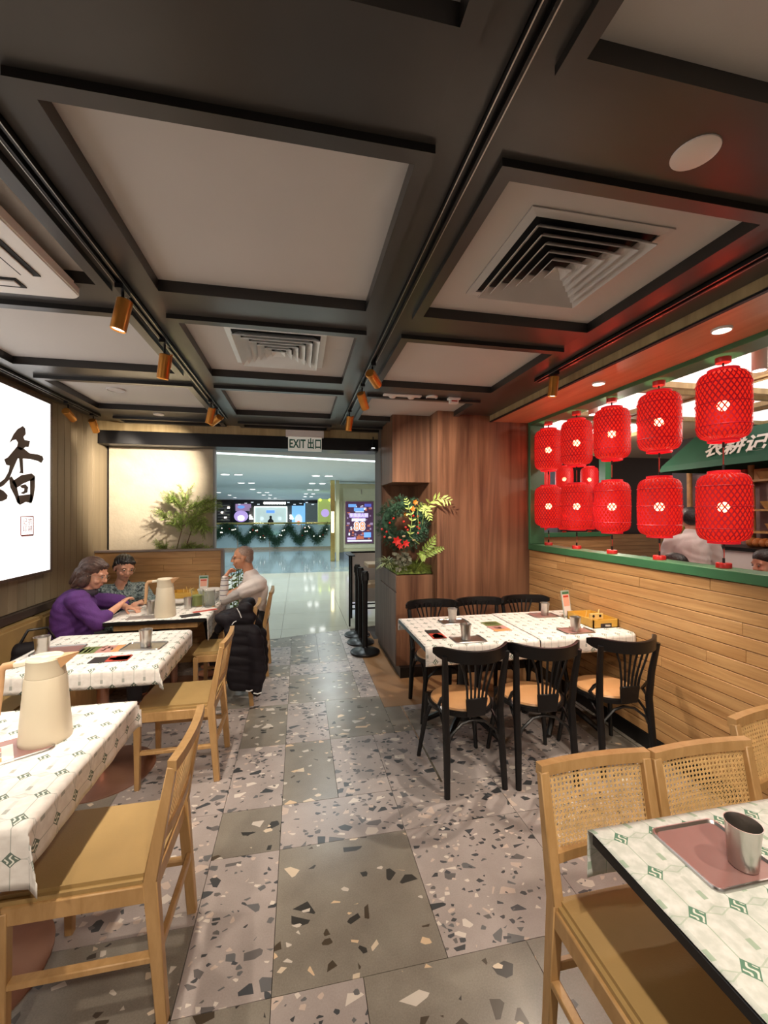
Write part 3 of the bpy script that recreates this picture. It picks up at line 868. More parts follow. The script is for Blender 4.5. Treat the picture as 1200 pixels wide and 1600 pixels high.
# ================================================================== BLACK BENTWOOD CHAIRS
def bent_chair(label, loc, rz):
    """local: faces +Y, back at -Y"""
    t = thing('bentwood_chair', label, 'chair', loc, rz)
    for s in (-1, 1):
        MB().tube([(s * .178, -.235, 0), (s * .172, -.215, .22), (s * .17, -.19, .45), (s * .178, -.205, .62), (s * .192, -.235, .80)], [.0155, .019, .020, .018, .015], 8, flat=1.15).build('rear_leg', m_black, t)
        MB().tube([(s * .205, .20, 0), (s * .19, .185, .12), (s * .165, .16, .30), (s * .160, .155, .43)], [.0135, .015, .018, .018], 8).build('front_leg', m_black, t)
        pts = [(s * .172, -.20, .33)]
        for k in range(7):
            a = PI * (k + .5) / 7.0
            pts.append((s * .150, -.13 * math.cos(a) + .0, .30 + .11 * math.sin(a)))
        pts.append((s * .172, .16, .26))
        MB().tube([(s * .172, -.205, .27), (s * .166, -.16, .36), (s * .162, -.08, .415), (s * .160, .03, .415), (s * .163, .10, .37), (s * .172, .165, .26)], .0085, 6).build('side_hoop', m_black, t)
        MB().tube([(s * .172, -.185, .435), (s * .185, -.12, .475), (s * .184, -.165, .53), (s * .178, -.20, .56)], [.008, .012, .012, .008], 6).build('brace', m_black, t)
    MB().tube([(-.172, -.21, .25), (-.14, -.198, .33), (-.07, -.19, .385), (0, -.188, .40), (.07, -.19, .385), (.14, -.198, .33), (.172, -.21, .25)], .0085, 6).build('rear_hoop', m_black, t)
    MB().tube([(-.172, .16, .25), (-.14, .155, .33), (-.07, .15, .385), (0, .15, .40), (.07, .15, .385), (.14, .155, .33), (.172, .16, .25)], .0085, 6).build('front_hoop', m_black, t)

    def outline(r, dz):
        P = []
        for k in range(32):
            a = 2 * PI * k / 32
            x = r * (1.0 + .06 * math.sin(a)) * math.cos(a); y = r * .98 * math.sin(a)
            P.append((x, y))
        return P
    MB().prism(outline(.200, 0), ((0, -.01, .418), (1, 0, 0), (0, 1, 0), (0, 0, 1)), .032).build('seat_ring', m_black, t, bevel=.006)
    pr = [(0, .474), (.08, .473), (.15, .468), (.178, .460), (.184, .448), (0, .448)]
    b = MB()
    for r, z in pr:
        for k in range(32):
            a = 2 * PI * k / 32; b.v.append((r * (1 + .06 * math.sin(a)) * math.cos(a), r * .98 * math.sin(a) - .01, z))
    for i in range(len(pr) - 1):
        for k in range(32): b.f.append((i * 32 + k, i * 32 + (k + 1) % 32, (i + 1) * 32 + (k + 1) % 32, (i + 1) * 32 + k))
    b.build('seat_pad', m_tan, t)
    # curved crest rail: wide band, ends rounded and swept forward
    n = 20; b = MB()
    for k in range(n + 1):
        u = -1 + 2 * k / n
        ang = u * 1.0
        x = .232 * math.sin(ang) / math.sin(1.0); y = -.235 - .075 + .19 * (1 - math.cos(ang)) / (1 - math.cos(1.0)) * .80
        zc_ = .802 + .012 * abs(u) ** 2
        h = .074 * (1 - max(0, abs(u) - .72) ** 2 * 7.5)
        nx_, ny_ = -math.sin(ang) * 0.8, math.cos(ang)
        th = .0105
        for dz, dt in ((-h, -1), (h * .9, -1), (h, 0), (h * .9, 1), (-h, 1)):
            b.v.append((x + nx_ * th * dt, y + ny_ * th * dt, zc_ + dz * .5 * 2 * .5 + 0))
    for k in range(n):
        for j in range(5): b.f.append((k * 5 + j, k * 5 + (j + 1) % 5, (k + 1) * 5 + (j + 1) % 5, (k + 1) * 5 + j))
    b.f += [tuple(range(4, -1, -1)), tuple(n * 5 + j for j in range(5))]
    b.build('crest_rail', m_black, t, smooth=50)
    # lower splat block and fan of six slats
    MB().prism([(-.055, .44), (.055, .44), (.062, .50), (.066, .545), (-.066, .545), (-.062, .50)], ((0, -.200, 0), (1, 0, 0), (0, -.08, 1), (0, 1, 0)), .012).build('splat_block', m_black, t, bevel=.002)
    for k in range(6):
        u = (k - 2.5) / 2.5
        MB().tube([(u * .055, -.235, .53), (u * .062, -.243, .60), (u * .085, -.26, .70), (u * .12, -.283 + .02 * u * u, .80)], [.0075, .0065, .0065, .007], 6).build('slat', m_black, t)
    return t


bc = bent_chair('black bentwood chair with tan seat, front row, nearest the aisle', (.985, 2.455, 0), .03)
dup(bc, (1.445, 2.42, 0), -.10, 'black bentwood chair with tan seat, middle of the front row')
dup(bc, (1.985, 2.42, 0), -.05, 'black bentwood chair with tan seat, front row, beside the plank wall')
dup(bc, (1.12, 3.24, 0), PI, 'black bentwood chair behind the long table, nearest the pillar corner')
dup(bc, (1.56, 3.25, 0), PI, 'black bentwood chair in the middle behind the long table')
dup(bc, (2.00, 3.25, 0), PI, 'black bentwood chair behind the long table, beside the plank wall')

# ================================================================== TABLEWARE
ZT = .7600


def cup(label, x, y, z=ZT, s=1.0, group=None):
    t = thing('steel_cup', label, 'cup', (x, y, z), 0)
    pr = [(.0, .0), (.027, .0), (.029, .002), (.031, .03), (.0335, .07), (.037, .098), (.0375, .101), (.036, .101), (.0345, .094), (.030, .03), (.028, .008), (0, .006)]
    MB().lathe([(r * s, z_ * s) for r, z_ in pr], 28, cap=False).build('cup_body', m_steel, t)
    return t


def tray(label, x, y, rz=0, lx_=.20, ly_=.15, m=m_steel2, z=.7592):
    t = thing('serving_tray', label, 'tray', (x, y, z), rz)
    n = 6; r = .022

    def rr(hx, hy, r):
        P = []
        for cx, cy, a0 in ((hx - r, hy - r, 0), (-hx + r, hy - r, 90), (-hx + r, -hy + r, 180), (hx - r, -hy + r, 270)):
            for k in range(n + 1):
                a = math.radians(a0 + 90 * k / n); P.append((cx + r * math.cos(a), cy + r * math.sin(a)))
        return P
    rings = [(0, .0), (.0, .0035), (.003, .008), (.006, .008), (.011, .002)]
    b = MB(); N_ = 4 * (n + 1)
    for ins, z_ in rings:
        for p in rr(lx_ / 2 - ins, ly_ / 2 - ins, r - ins * .6): b.v.append((p[0], p[1], z_))
    for i in range(len(rings) - 1):
        for k in range(N_): b.f.append((i * N_ + k, i * N_ + (k + 1) % N_, (i + 1) * N_ + (k + 1) % N_, (i + 1) * N_ + k))
    b.f.append(tuple(range(N_ - 1, -1, -1)))
    b.build('rim', m_steel2, t)
    MB().prism(rr(lx_ / 2 - .011, ly_ / 2 - .011, r - .006), ((0, 0, .0012), (1, 0, 0), (0, 1, 0), (0, 0, 1)), .0010).build('tray_bed', m, t, smooth=0)
    return t


def card(label, x, y, rz, lx_, ly_, blocks, base, name='menu_card', cat='card', z=.7592, th=.0012):
    t = thing(name, label, cat, (x, y, z), rz)
    MB().box(-lx_ / 2, lx_ / 2, -ly_ / 2, ly_ / 2, 0, th).build('card', base, t, smooth=0)
    for (a, b_, c, d, m) in blocks:
        MB().box(-lx_ / 2 + a * lx_, -lx_ / 2 + b_ * lx_, -ly_ / 2 + c * ly_, -ly_ / 2 + d * ly_, th, th + .0005).build('print', m, t, smooth=0)
    return t


pm = lambda n, c: M_('print_' + n, c, .5, .05)
p_green, p_red, p_or, p_pink, p_blk, p_wht, p_grey = pm('green', (.16, .20, .07)), pm('red', (.50, .05, .03)), pm('orange', (.60, .30, .12)), pm('pink', (.50, .25, .22)), pm('black', (.02, .018, .02)), pm('white', (.75, .7, .66)), pm('grey', (.30, .26, .24))


def food_card(label, x, y, rz):
    bl = [(0, .46, 0, 1, p_green), (.46, .8, 0, 1, p_pink), (.8, 1, 0, 1, p_or), (.08, .14, .2, .8, p_wht), (.2, .25, .15, .85, p_or), (.29, .33, .15, .85, p_wht)]
    for k in range(8): a = .47 + .04 * k; bl.append((a, a + .035, .1 + .7 * R(), .2 + .7 * R() * .9 + .1, (p_red, p_wht, p_or)[k % 3]))
    bl = [(a, b, min(c, d - .05) if d > c else d, max(c + .08, d), m) for a, b, c, d, m in bl]
    return card(label, x, y, rz, .255, .135, bl, p_pink)


def packet(label, x, y, rz):
    return card(label, x, y, rz, .20, .095, [(0, .42, 0, 1, p_blk), (.42, 1, 0, 1, p_red), (.6, .98, .12, .88, p_or), (.66, .94, .3, .7, p_wht), (.46, .62, .3, .7, p_pink)], p_blk, 'chopstick_packet', 'packet', th=.004)


# nearest left table
tray('brown tray under the nearest carafe, holding a printed card', -1.03, 1.70, .55, .30, .20, m_traybr)
card('pale printed card lying on the tray beside the nearest carafe', -1.075, 1.635, .55, .22, .14, [(.1 + .2 * i, .26 + .2 * i, .1 + .3 * j, .34 + .3 * j, (p_or, p_grey, p_pink)[(i + j) % 3]) for i in range(4) for j in range(3)], p_wht, z=.7625)
# second left table
tray('tray with the cup on the right of the second left table', -.955, 2.875, -.06, .24, .17)
tray('tray at the left end of the second left table, seen behind the carafe', -1.44, 2.90, .08, .26, .17, m_traybr)
cup('steel cup on the tray at the right of the second left table', -.945, 2.87, .7625, 1.05)
cup('steel cup at the left end of the second left table, just above the carafe', -1.478, 2.80, .7625, 1.12)
food_card('green and pink food card in the middle of the second left table', -1.20, 2.865, .04)
packet('black and red packet lying at the front of the second left table', -1.06, 2.66, .03)
# long table
tray('tray with a cup at the front left of the long table', 1.10, 2.60, 0, .22, .16)
tray('tray with a cup at the back left of the long table', 1.17, 3.04, 0, .22, .15)
tray('tray with a cup at the back right of the long table', 1.96, 3.08, 0, .22, .15, m_traybr)
tray('tray with a cup at the front right of the long table, by the yellow box', 1.93, 2.63, 0, .23, .15, m_traybr)
cup('steel cup at the front left of the long table', 1.085, 2.60, .7625)
cup('steel cup at the back left of the long table', 1.16, 3.04, .7625)
cup('steel cup at the back right of the long table', 1.975, 3.08, .7625)
cup('steel cup at the front right of the long table, by the yellow box', 1.92, 2.62, .7625)
food_card('green and pink food card lying on the long table', 1.43, 2.86, -PI / 2 + .02)
packet('black and red packet at the left end of the long table', .925, 2.75, -PI / 2)
# lower right table
tray('brown steel rimmed tray on the pale green cloth, lower right corner', 1.005, .845, 0, .205, .190, m_traybr)
cup('large steel cup on the tray in the lower right corner, seen from above', 1.035, .800, .7625, 1.0)


def carafe(label, loc, rz, s=1.0):
    t = thing('carafe', label, 'carafe', loc, rz)
    k = s
    MB().lathe([(0, 0), (.078, 0), (.081, .004), (.081, .02), (.0645, .235), (.062, .240), (0, .240)], 40, cap=False).build('body', m_beige, t)
    MB().lathe([(0, .241), (.0615, .241), (.0595, .262), (.0585, .298), (.060, .302), (.057, .306), (0, .306)], 40, cap=False).build('neck', m_beige, t)
    lid = MB().lathe([(.049, .306), (.0505, .3095), (.054, .3095), (.0555, .306)], 40, cap=False).build('lid_ring', m_beigel, t)
    b = MB(); b.box(-.050, .050, -.008, .008, .306, .3092); b.ball((0, 0, .3065), .016, 12, 6, (1, 1, .25)); b.build('lid_bar', m_beigel, lid)
    # spout
    b = MB(); b.v = [(.043, -.038, .306), (.043, .038, .306), (.108, 0, .316), (.054, -.024, .266), (.054, .024, .266), (.103, 0, .309)]
    b.f = [(0, 2, 1), (3, 4, 5), (0, 3, 5, 2), (1, 2, 5, 4), (0, 1, 4, 3)]
    b.build('spout', m_handle, t, smooth=0)
    MB().bar((-.045, 0, .292), (-.095, 0, .288), .030, .018, (0, 0, 1)).build('handle_root', m_beigel, t, bevel=.003)
    MB().tube([(-.093, 0, .288), (-.125, 0, .284), (-.136, 0, .270), (-.140, 0, .20), (-.146, 0, .11)], [.0135, .0135, .014, .013, .010], 10, flat=.8, up=(0, 1, 0)).build('handle', m_handle, t)
    return t


cf = carafe('large beige carafe with wooden handle on the nearest left table', (-.925, 1.775, .7585), .12)
dup(cf, (-1.07, 3.69, .7585), .05, 'beige carafe with wooden handle standing on the table of the guests')
bpy.context.view_layer.update()

# guests' table: bowls, glasses, jug, cards
cup('steel cup just left of the carafe on the table of the guests', -1.20, 3.78, ZT, 1.1)
cup('steel cup between the carafe and the glass jug on the table of the guests', -.955, 3.93, ZT, .98)
m_gl = M_('clear_glass', (.9, .95, .93), .03, 0, trans=1.0, ior=1.3)
m_juice = M_('green_tea', (.55, .62, .22), .2, 0, trans=.3)
m_china = M_('china', (.66, .62, .58), .25, .02)


def jug(label, x, y, liquid):
    t = thing('glass_jug', label, 'jug', (x, y, ZT))
    MB().lathe([(0, 0), (.045, 0), (.05, .01), (.05, .14), (.052, .15), (.050, .15), (.047, .14), (.047, .012), (0, .008)], 24, cap=False).build('jug_glass', m_gl, t)
    if liquid: MB().lathe([(0, .012), (.045, .012), (.045, .10), (0, .10)], 20, cap=False).build('tea', m_juice, C.objects[-1])
    MB().tube([(.05, 0, .13), (.085, 0, .12), (.085, 0, .05), (.05, 0, .03)], .006, 8).build('handle', m_gl, t)
    return t


jug('glass jug holding pale green tea, on the table of the guests', -.90, 4.02, True)
jug('empty clear glass jug beside the green tea, on the table of the guests', -.79, 3.98, False)


def bowl(label, x, y, r, h, m, z=ZT, name='bowl'):
    t = thing(name, label, 'bowl', (x, y, z))
    MB().lathe([(0, 0), (r * .45, 0), (r * .5, .006), (r * .85, h * .55), (r, h), (r * .96, h), (r * .8, h * .58), (r * .4, .014), (0, .010)], 32, cap=False).build('bowl_body', m, t)
    return t


bowl('glass salad bowl in front of the woman in camouflage fleece', -1.22, 4.0, .12, .09, m_gl)
bowl('white bowl in front of the man in the white shirt', -.84, 4.30, .12, .10, m_china)
bowl('white plate pile beside the glass bowl on the table of the guests', -1.10, 4.15, .10, .03, m_china)
card('dark phone lying at the front right corner of the guests table', -.87, 3.66, .45, .15, .075, [(.05, .95, .06, .94, p_blk)], p_blk, 'phone', 'phone', th=.008)
card('red edged folder lying beside the phone on the table of the guests', -.80, 3.83, .5, .20, .10, [(0, 1, 0, .5, p_red)], p_wht, 'folder', 'folder', th=.004)
card('grey tray lying left of the carafe on the table of the guests', -1.24, 3.67, .05, .20, .10, [(.05, .95, .08, .92, p_grey)], p_grey, 'flat_tray', 'tray', th=.006)
card('white printed place mat left on the table of the guests', -1.34, 3.86, .15, .26, .18, [(.1, .9, .1, .9, p_wht)], p_wht, 'place_mat', 'mat', th=.002)


def menu_stand(label, x, y, rz, h=.20):
    t = thing('menu_stand', label, 'menu stand', (x, y, ZT), rz)
    Mx = Matrix.Rotation(math.radians(-10), 4, 'X')
    MB().box(-.045, .045, -.002, .002, .002, h, Mx).build('stand_sheet', M_('stand_sheet', (.35, .42, .38), .3), t, smooth=0)
    lf = MB().box(-.036, .036, -.0035, -.002, .015, h - .012, Mx).build('leaflet', p_wht, t, smooth=0)
    MB().box(-.032, .032, -.0045, -.0035, .09, h - .035, Mx).build('print', M_('print_salmon', (.75, .38, .28), .5), lf, smooth=0)
    MB().box(-.028, .028, -.0055, -.0045, h - .055, h - .042, Mx).build('headline', p_red, lf, smooth=0)
    MB().box(-.036, .036, -.0055, -.0035, h - .03, h - .012, Mx).build('header_band', m_green, t, smooth=0)
    MB().box(-.045, .045, -.002, .055, .0, .004).build('foot', m_steel2, t, smooth=0)
    for s in (-1, 1): MB().ball((s * .018, .03, h + .01), .006, 8, 5).build('clip', m_gold, t)
    return t


menu_stand('clear menu stand with a salmon card, on the long table by the plank wall', 2.12, 2.98, .25, .215)
menu_stand('menu stand with a salmon card, on the guests table before the partition', -.96, 4.55, .05, .20)


def condiment(label, x, y, rz=0, s=1):
    t = thing('condiment_box', label, 'box', (x, y, ZT), rz)
    m = M_('yellow_box', (.62, .36, .06), .4, .08)
    W_, D_, H_ = .105 * s, .15 * s, .06 * s
    b = MB(); b.box(-W_, W_, -D_, -D_ + .008, 0, H_); b.box(-W_, W_, D_ - .008, D_, 0, H_); b.box(-W_, -W_ + .008, -D_, D_, 0, H_); b.box(W_ - .008, W_, -D_, D_, 0, H_); b.box(-W_, W_, -D_, D_, 0, .006)
    b.build('box_body', m, t, smooth=0)
    MB().box(-.045 * s, .045 * s, -D_ - .002, -D_ + .001, .006, .034 * s).build('front_slot', p_blk, t, smooth=0)
    MB().box(-.012, .03, -D_ - .010, -D_ - .002, .012, .026).build('spoon_handle', m_steel, t, bevel=.002)
    b = MB(); b.box(-.055 * s, .055 * s, -D_ * .35, -D_ * .25, .04, H_ + .022); b.build('inner_holder', M_('yellow_pale', (.80, .62, .25), .4), t, smooth=0)
    for q in (-.028 * s, .028 * s): MB().lathe([(0, 0), (.010 * s, 0), (.010 * s, .002), (0, .002)], 12, o=(q, -D_ * .35 - .001, H_ + .004), M=Matrix.Rotation(PI / 2, 4, 'X')).build('hole', p_blk, t)
    for q, a in ((-.04, .5), (.05, -.4), (.07, .9)):
        MB().bar((q, .02, .03), (q + .03 * a, .05 * a, H_ + .028), .007, .003).build('stick', M_('yellow_pale2', (.75, .5, .15), .4), t, smooth=0)
    return t


condiment('yellow wooden condiment box on the long table beside the plank wall', 2.195, 2.80)
condiment('yellow condiment box at the back of the table of the guests', -1.10, 4.50, PI / 2 - .1, .95)

# ================================================================== CEILING FITTINGS
def diffuser(label, x0, x1, y0, y1, m):
    cx, cy = (x0 + x1) / 2, (y0 + y1) / 2; h = (x1 - x0) / 2; g = (y1 - y0) / 2
    t = thing('air_diffuser', label, 'air vent', (cx, cy, 2.602))
    def ring(a, b_, za, zb, nm, mat):
        b = MB()
        for (hx, hy, z) in ((a[0], a[1], za), (b_[0], b_[1], zb), (b_[0], b_[1], zb + .004), (a[0], a[1], za + .004)):
            b.v += [(-hx, -hy, z), (hx, -hy, z), (hx, hy, z), (-hx, hy, z)]
        for i in range(4):
            for k in range(4): b.f.append((i * 4 + k, i * 4 + (k + 1) % 4, ((i + 1) % 4) * 4 + (k + 1) % 4, ((i + 1) % 4) * 4 + k))
        b.build(nm, mat, t, smooth=0)
    ring((h, g), (h * .88, g * .88), -.006, -.010, 'frame', m)
    MB().box(-h * .88, h * .88, -g * .88, g * .88, -.0015, 0).build('duct', m_matblk, t, smooth=0)
    for k in range(6):
        f = .86 - .145 * k
        f2 = max(.02, f - .125)
        if k == 5: f2 = .0
        ring((h * f, g * f), (h * f2, g * f2), -.040, -.006 if k < 5 else -.012, 'blade', m)
    return t


diffuser('large square grey ceiling diffuser above the long table side', .745, 1.30, 1.225, 1.775, m_panelc)
diffuser('smaller square pale ceiling diffuser in the middle bay', -.395, .155, 2.32, 2.885, m_offwhite)

# cassette air conditioner
t = thing('cassette_air_conditioner', 'white cassette air conditioner in the ceiling at the left edge', 'air conditioner', (-1.385, 1.545, 2.55))
hx, hy = .475, .475


def rrect(hx, hy, r, n=6):
    P = []
    for cx, cy, a0 in ((hx - r, hy - r, 0), (-hx + r, hy - r, 90), (-hx + r, -hy + r, 180), (hx - r, -hy + r, 270)):
        for k in range(n + 1):
            a = math.radians(a0 + 90 * k / n); P.append((cx + r * math.cos(a), cy + r * math.sin(a)))
    return P


MB().prism(rrect(hx, hy, .05), ((0, 0, -.03), (1, 0, 0), (0, 1, 0), (0, 0, 1)), .045).build('fascia_panel', m_white, t, bevel=.006)
for a in range(4):
    Mz = Matrix.Rotation(a * PI / 2, 4, 'Z')
    MB().box(-.30, .30, .335, .405, -.034, -.028, Mz).build('outlet_slot', m_matblk, t, smooth=0)
    MB().box(-.29, .29, .345, .385, -.040, -.034, Mz @ Matrix.Rotation(.0, 4, 'X')).build('louvre', m_white, t, bevel=.002)
MB().prism(rrect(.27, .27, .06), ((0, 0, -.045), (1, 0, 0), (0, 1, 0), (0, 0, 1)), .016).build('grille', m_white, t, bevel=.005)
for k in range(9):
    MB().box(-.23, .23, -.22 + k * .055 - .006, -.22 + k * .055 + .006, -.048, -.0445).build('grille_slot', M_('slot_grey', (.45, .42, .42), .5), t, smooth=0) if k == 0 else None
gs = [o for o in C.objects if o.name.startswith('grille_slot')][0]
for k in range(1, 9):
    o = gs.copy(); C.objects.link(o); o.location = (0, k * .055, 0)

# tracks and track lamps
def track(label, x, y0, y1, z=2.575):
    t = thing('ceiling_track', label, 'track', (x, y0, z))
    b = MB(); b.box(-.018, -.008, 0, y1 - y0, -.022, 0); b.box(.008, .018, 0, y1 - y0, -.022, 0); b.box(-.018, .018, 0, y1 - y0, -.006, 0)
    b.build('rail', m_black, t, smooth=0)
    for s in (-1, 1): MB().box(s * .0175 - .0015, s * .0175 + .0015, 0, y1 - y0, -.0235, -.022).build('rail_lip', m_steel, t, smooth=0)
    return t


track('black ceiling track running over the left tables to the entrance', -.73, -1.5, 4.46)
track('black ceiling track along the middle beam towards the entrance', .462, -1.5, 4.52)
track('short black ceiling track along the left wall above the light box', -1.94, -1.5, 4.60)
track('black ceiling track beside the soffit over the red lanterns', 1.70, -1.5, 2.75)


def tracklamp(label, x, y, zl, dirv, power=0, size=45, target=None, lens=True, blend=.6):
    """(x,y) on the track; body hangs at zl, pointing along dirv"""
    t = thing('track_lamp', label, 'track lamp', (x, y, 2.552))
    d = Vector(dirv).normalized()
    MB().box(-.016, .016, -.04, .04, -.018, .001).build('adapter', m_black, t, smooth=0)
    c = V(0, 0, zl - 2.552)
    MB().tube([(0, 0, -.015), (0, 0, c.z + .02)], .006, 8).build('stem', m_black, t)
    side = d.cross(V(0, 0, 1));
    if side.length < .05: side = V(1, 0, 0)
    side.normalize()
    Mr = d.to_track_quat('-Z', 'Y').to_matrix().to_4x4()
    Mr.translation = c
    MB().lathe([(0, .045), (.028, .045), (.031, .042), (.031, -.085), (.028, -.088), (.026, -.080), (0, -.078)], 24, M=Mr, cap=False).build('lamp_body', m_orange, t); LB = C.objects[-1].name
    MB().lathe([(0, -.0795), (.0255, -.0795), (.0255, -.0805), (0, -.0805)], 20, M=Mr, cap=False).build('lens', m_lensw, bpy.data.objects[LB])
    MB().box(.029, .035, -.008, .008, -.02, .055, Mr).build('yoke', m_orange, t, smooth=0)
    if power:
        p = V(x, y, 2.552) + c + d * .10
        spot('track_lamp_beam', p, p + d, power, size, blend, WARM, .022)
    return t


def tl(label, px, X, power, size, blend=.6, aim=None):
    a = atx(px[0], px[1], X); b = atx(px[2], px[3], X)
    m = (a + b) / 2
    d = (aim - m) if aim is not None else (b - a)
    return tracklamp(label, X, m.y, m.z, d, power, size, blend=blend)


tl('copper coloured track lamp nearest on the left track, glowing white', (198, 462, 186, 508), -.73, 62, 80, .5, V(-1.1, 1.95, .7))
tl('copper coloured track lamp second on the left track', (257, 548, 258, 585), -.73, 62, 85, .5, V(-1.0, 2.75, .7))
tl('third copper coloured track lamp on the left track, one of a close pair', (332, 635, 328, 657), -.73, 60, 70, .5, V(-1.15, 3.95, .7))
tl('farthest copper coloured track lamp on the left track, right of the close pair', (340, 643, 338, 667), -.73, 300, 64, 1.0, V(-1.80, 5.10, 1.92))
tl('copper coloured track lamp nearest on the middle track', (577, 575, 588, 605), .462, 210, 52, .9, V(1.35, 3.9, 1.95))
tl('second copper coloured track lamp on the middle track', (560, 612, 573, 635), .462, 40, 60, .6, V(1.15, 4.2, 1.2))
tl('third copper coloured track lamp on the middle track, nearest the exit sign', (541, 650, 552, 668), .462, 35, 60, .6, V(.25, 4.3, 0))
tl('copper coloured track lamp on the left wall track, beside the light box', (98, 636, 115, 655), -1.94, 10, 60)
tl('copper coloured track lamp at the back corner of the left wall track', (142, 652, 150, 672), -1.94, 10, 60)
tl('copper coloured track lamp hanging straight down beside the soffit', (866, 585, 865, 614), 1.70, 110, 100, .5, V(1.60, 2.75, .7))

# small black lamp by the pillar
t = thing('small_spotlight', 'small black spotlight high beside the pillar at the entrance', 'spotlight', (.86, 4.84, 2.50))
MB().tube([(0, 0, .0), (0, 0, -.08)], .006).build('stem', m_black, t)
MB().lathe([(0, -.07), (.022, -.07), (.026, -.13), (.022, -.132), (0, -.128)], 16, cap=False).build('lamp_body', m_black, t)
MB().lathe([(0, -.1325), (.020, -.1325)], 12, cap=False).build('lens', m_lensw, t)


def disc(name, label, cat, x, y, z, r, m_l, rim=m_white, group=None):
    t = thing(name, label, cat, (x, y, z), 0, group)
    MB().lathe([(0, -.006), (r * .82, -.006), (r * .82, -.003)], 28, cap=False).build('lens', m_l, t)
    MB().lathe([(r * .82, -.004), (r * .86, -.011), (r * .96, -.010), (r, -.001), (r, 0)], 28, cap=False).build('rim', rim, t)
    return t


m_flat = M_('cover_cream', (.80, .72, .67), .4, .01)
t = thing('round_cover_plate', 'round cream cover plate on the dark beam at the upper right', 'cover plate', (1.052, .933, 2.575))
MB().lathe([(0, -.004), (.054, -.004), (.057, -.003), (.058, 0)], 32, cap=False).build('plate', m_flat, t)
disc('downlight', 'round downlight in the soffit above the nearest lanterns', 'downlight', 2.075, 1.70, 2.52, .045, m_lens)
disc('downlight', 'round downlight in the soffit near the pillar', 'downlight', 2.08, 2.58, 2.52, .045, m_lens)
for y in (1.70, 2.58): spot('soffit_beam', (2.075, y, 2.50), (2.1, y, 0), 28, 95, .7, WARM, .03)
disc('round_cover_plate', 'small round white plate on the beam at the back left', 'cover plate', -1.35, 4.45, 2.575, .05, m_flat)
disc('round_speaker', 'flat round grey speaker in the back left ceiling panel', 'speaker', -1.45, 3.73, 2.602, .07, m_panelc, m_panelc)
disc('round_cover_plate', 'round white plate on the beam between the emergency light and the detector', 'cover plate', atz(675, 620, 2.575).x, atz(675, 620, 2.575).y, 2.575, .05, m_flat)
p = atz(628, 618, 2.575)
t = thing('emergency_light', 'white twin emergency light panel on the beam before the pillar', 'light', (p.x, p.y, 2.575))
MB().box(-.16, .16, -.045, .045, -.012, 0).build('plate', m_white, t, bevel=.003)
for s in (-1, 1): MB().lathe([(0, -.026), (.020, -.024), (.034, -.012), (.036, -.012)], 20, o=(s * .08, 0, 0), cap=False).build('eye', m_flat, t)
p = atz(709, 622, 2.575)
t = thing('smoke_detector', 'white square detector with a red mark on the beam before the pillar', 'detector', (p.x, p.y, 2.575))
MB().box(-.052, .052, -.03, .03, -.018, 0).build('mount', m_white, t, bevel=.003)
MB().box(-.038, .038, -.022, .022, -.050, -.018).build('housing', m_white, t, bevel=.004)
MB().box(-.025, .025, -.024, -.022, -.036, -.026).build('red_mark', p_red, t, smooth=0)

# exit sign
t = thing('exit_sign', 'white and green exit sign hanging over the entrance', 'sign', (.068, 4.80, 2.30))
MB().box(-.212, .212, -.03, .03, .158, .235).build('housing', m_white, t, bevel=.004)
MB().box(-.187, .187, -.012, .012, 0, .158).build('face', m_exitw, t, bevel=.002)
textmesh('EXIT', .135, 'lettering', m_exitg, t, (-.085, -.0135, .078), (PI / 2, 0, 0), .001, .66, bold=.003)
textmesh('出口', .125, 'lettering', m_exitg, t, (.105, -.0135, .078), (PI / 2, 0, 0), .001, .66, bold=.003)

# ================================================================== LIGHT BOX ON THE LEFT WALL
XS = -2.01
cTR = atx(80, 631, XS); cBR = atx(79.5, 889, XS)
ys1 = (cTR.y + cBR.y) / 2; zs1, zs0 = cTR.z, cBR.z
t = thing('light_box_sign', 'large glowing white light box with black brush calligraphy on the left wall', 'sign', (XL, ys1, zs0))
Wb = ys1 - .6
MB().box(.001, XS - XL - .006, -Wb, 0, 0, zs1 - zs0).build('lit_face', emi('box_white', (1, 1, .98), 1.25), t, smooth=0)
b = MB()
for (a, c, d, e) in ((-Wb - .02, 0.02, -.02, 0), (-Wb - .02, .02, zs1 - zs0, zs1 - zs0 + .02), (-Wb - .02, -Wb, 0, zs1 - zs0), (0, .02, 0, zs1 - zs0)):
    b.box(.001, XS - XL, a, c, d, e)
b.build('frame', M_('box_frame', (.10, .065, .045), .4), t, smooth=0)
m_ink = M_('ink', (.16, .125, .105), .7, .05)
O_ = V(XL, ys1, zs0)


def ink(pts, x0, y0, s, mat=m_ink, nm='brush_stroke', lift=0):
    P = []
    for a, c in pts:
        q = atx(x0 + a / s, y0 + c / s, XS) - O_; P.append((q.y, q.z))
    b = MB(); b.prism(P, ((XS - XL - .0055 + lift, 0, 0), (0, 1, 0), (0, 0, 1), (1, 0, 0)), .0015)
    return b.build(nm, mat, t, smooth=0)


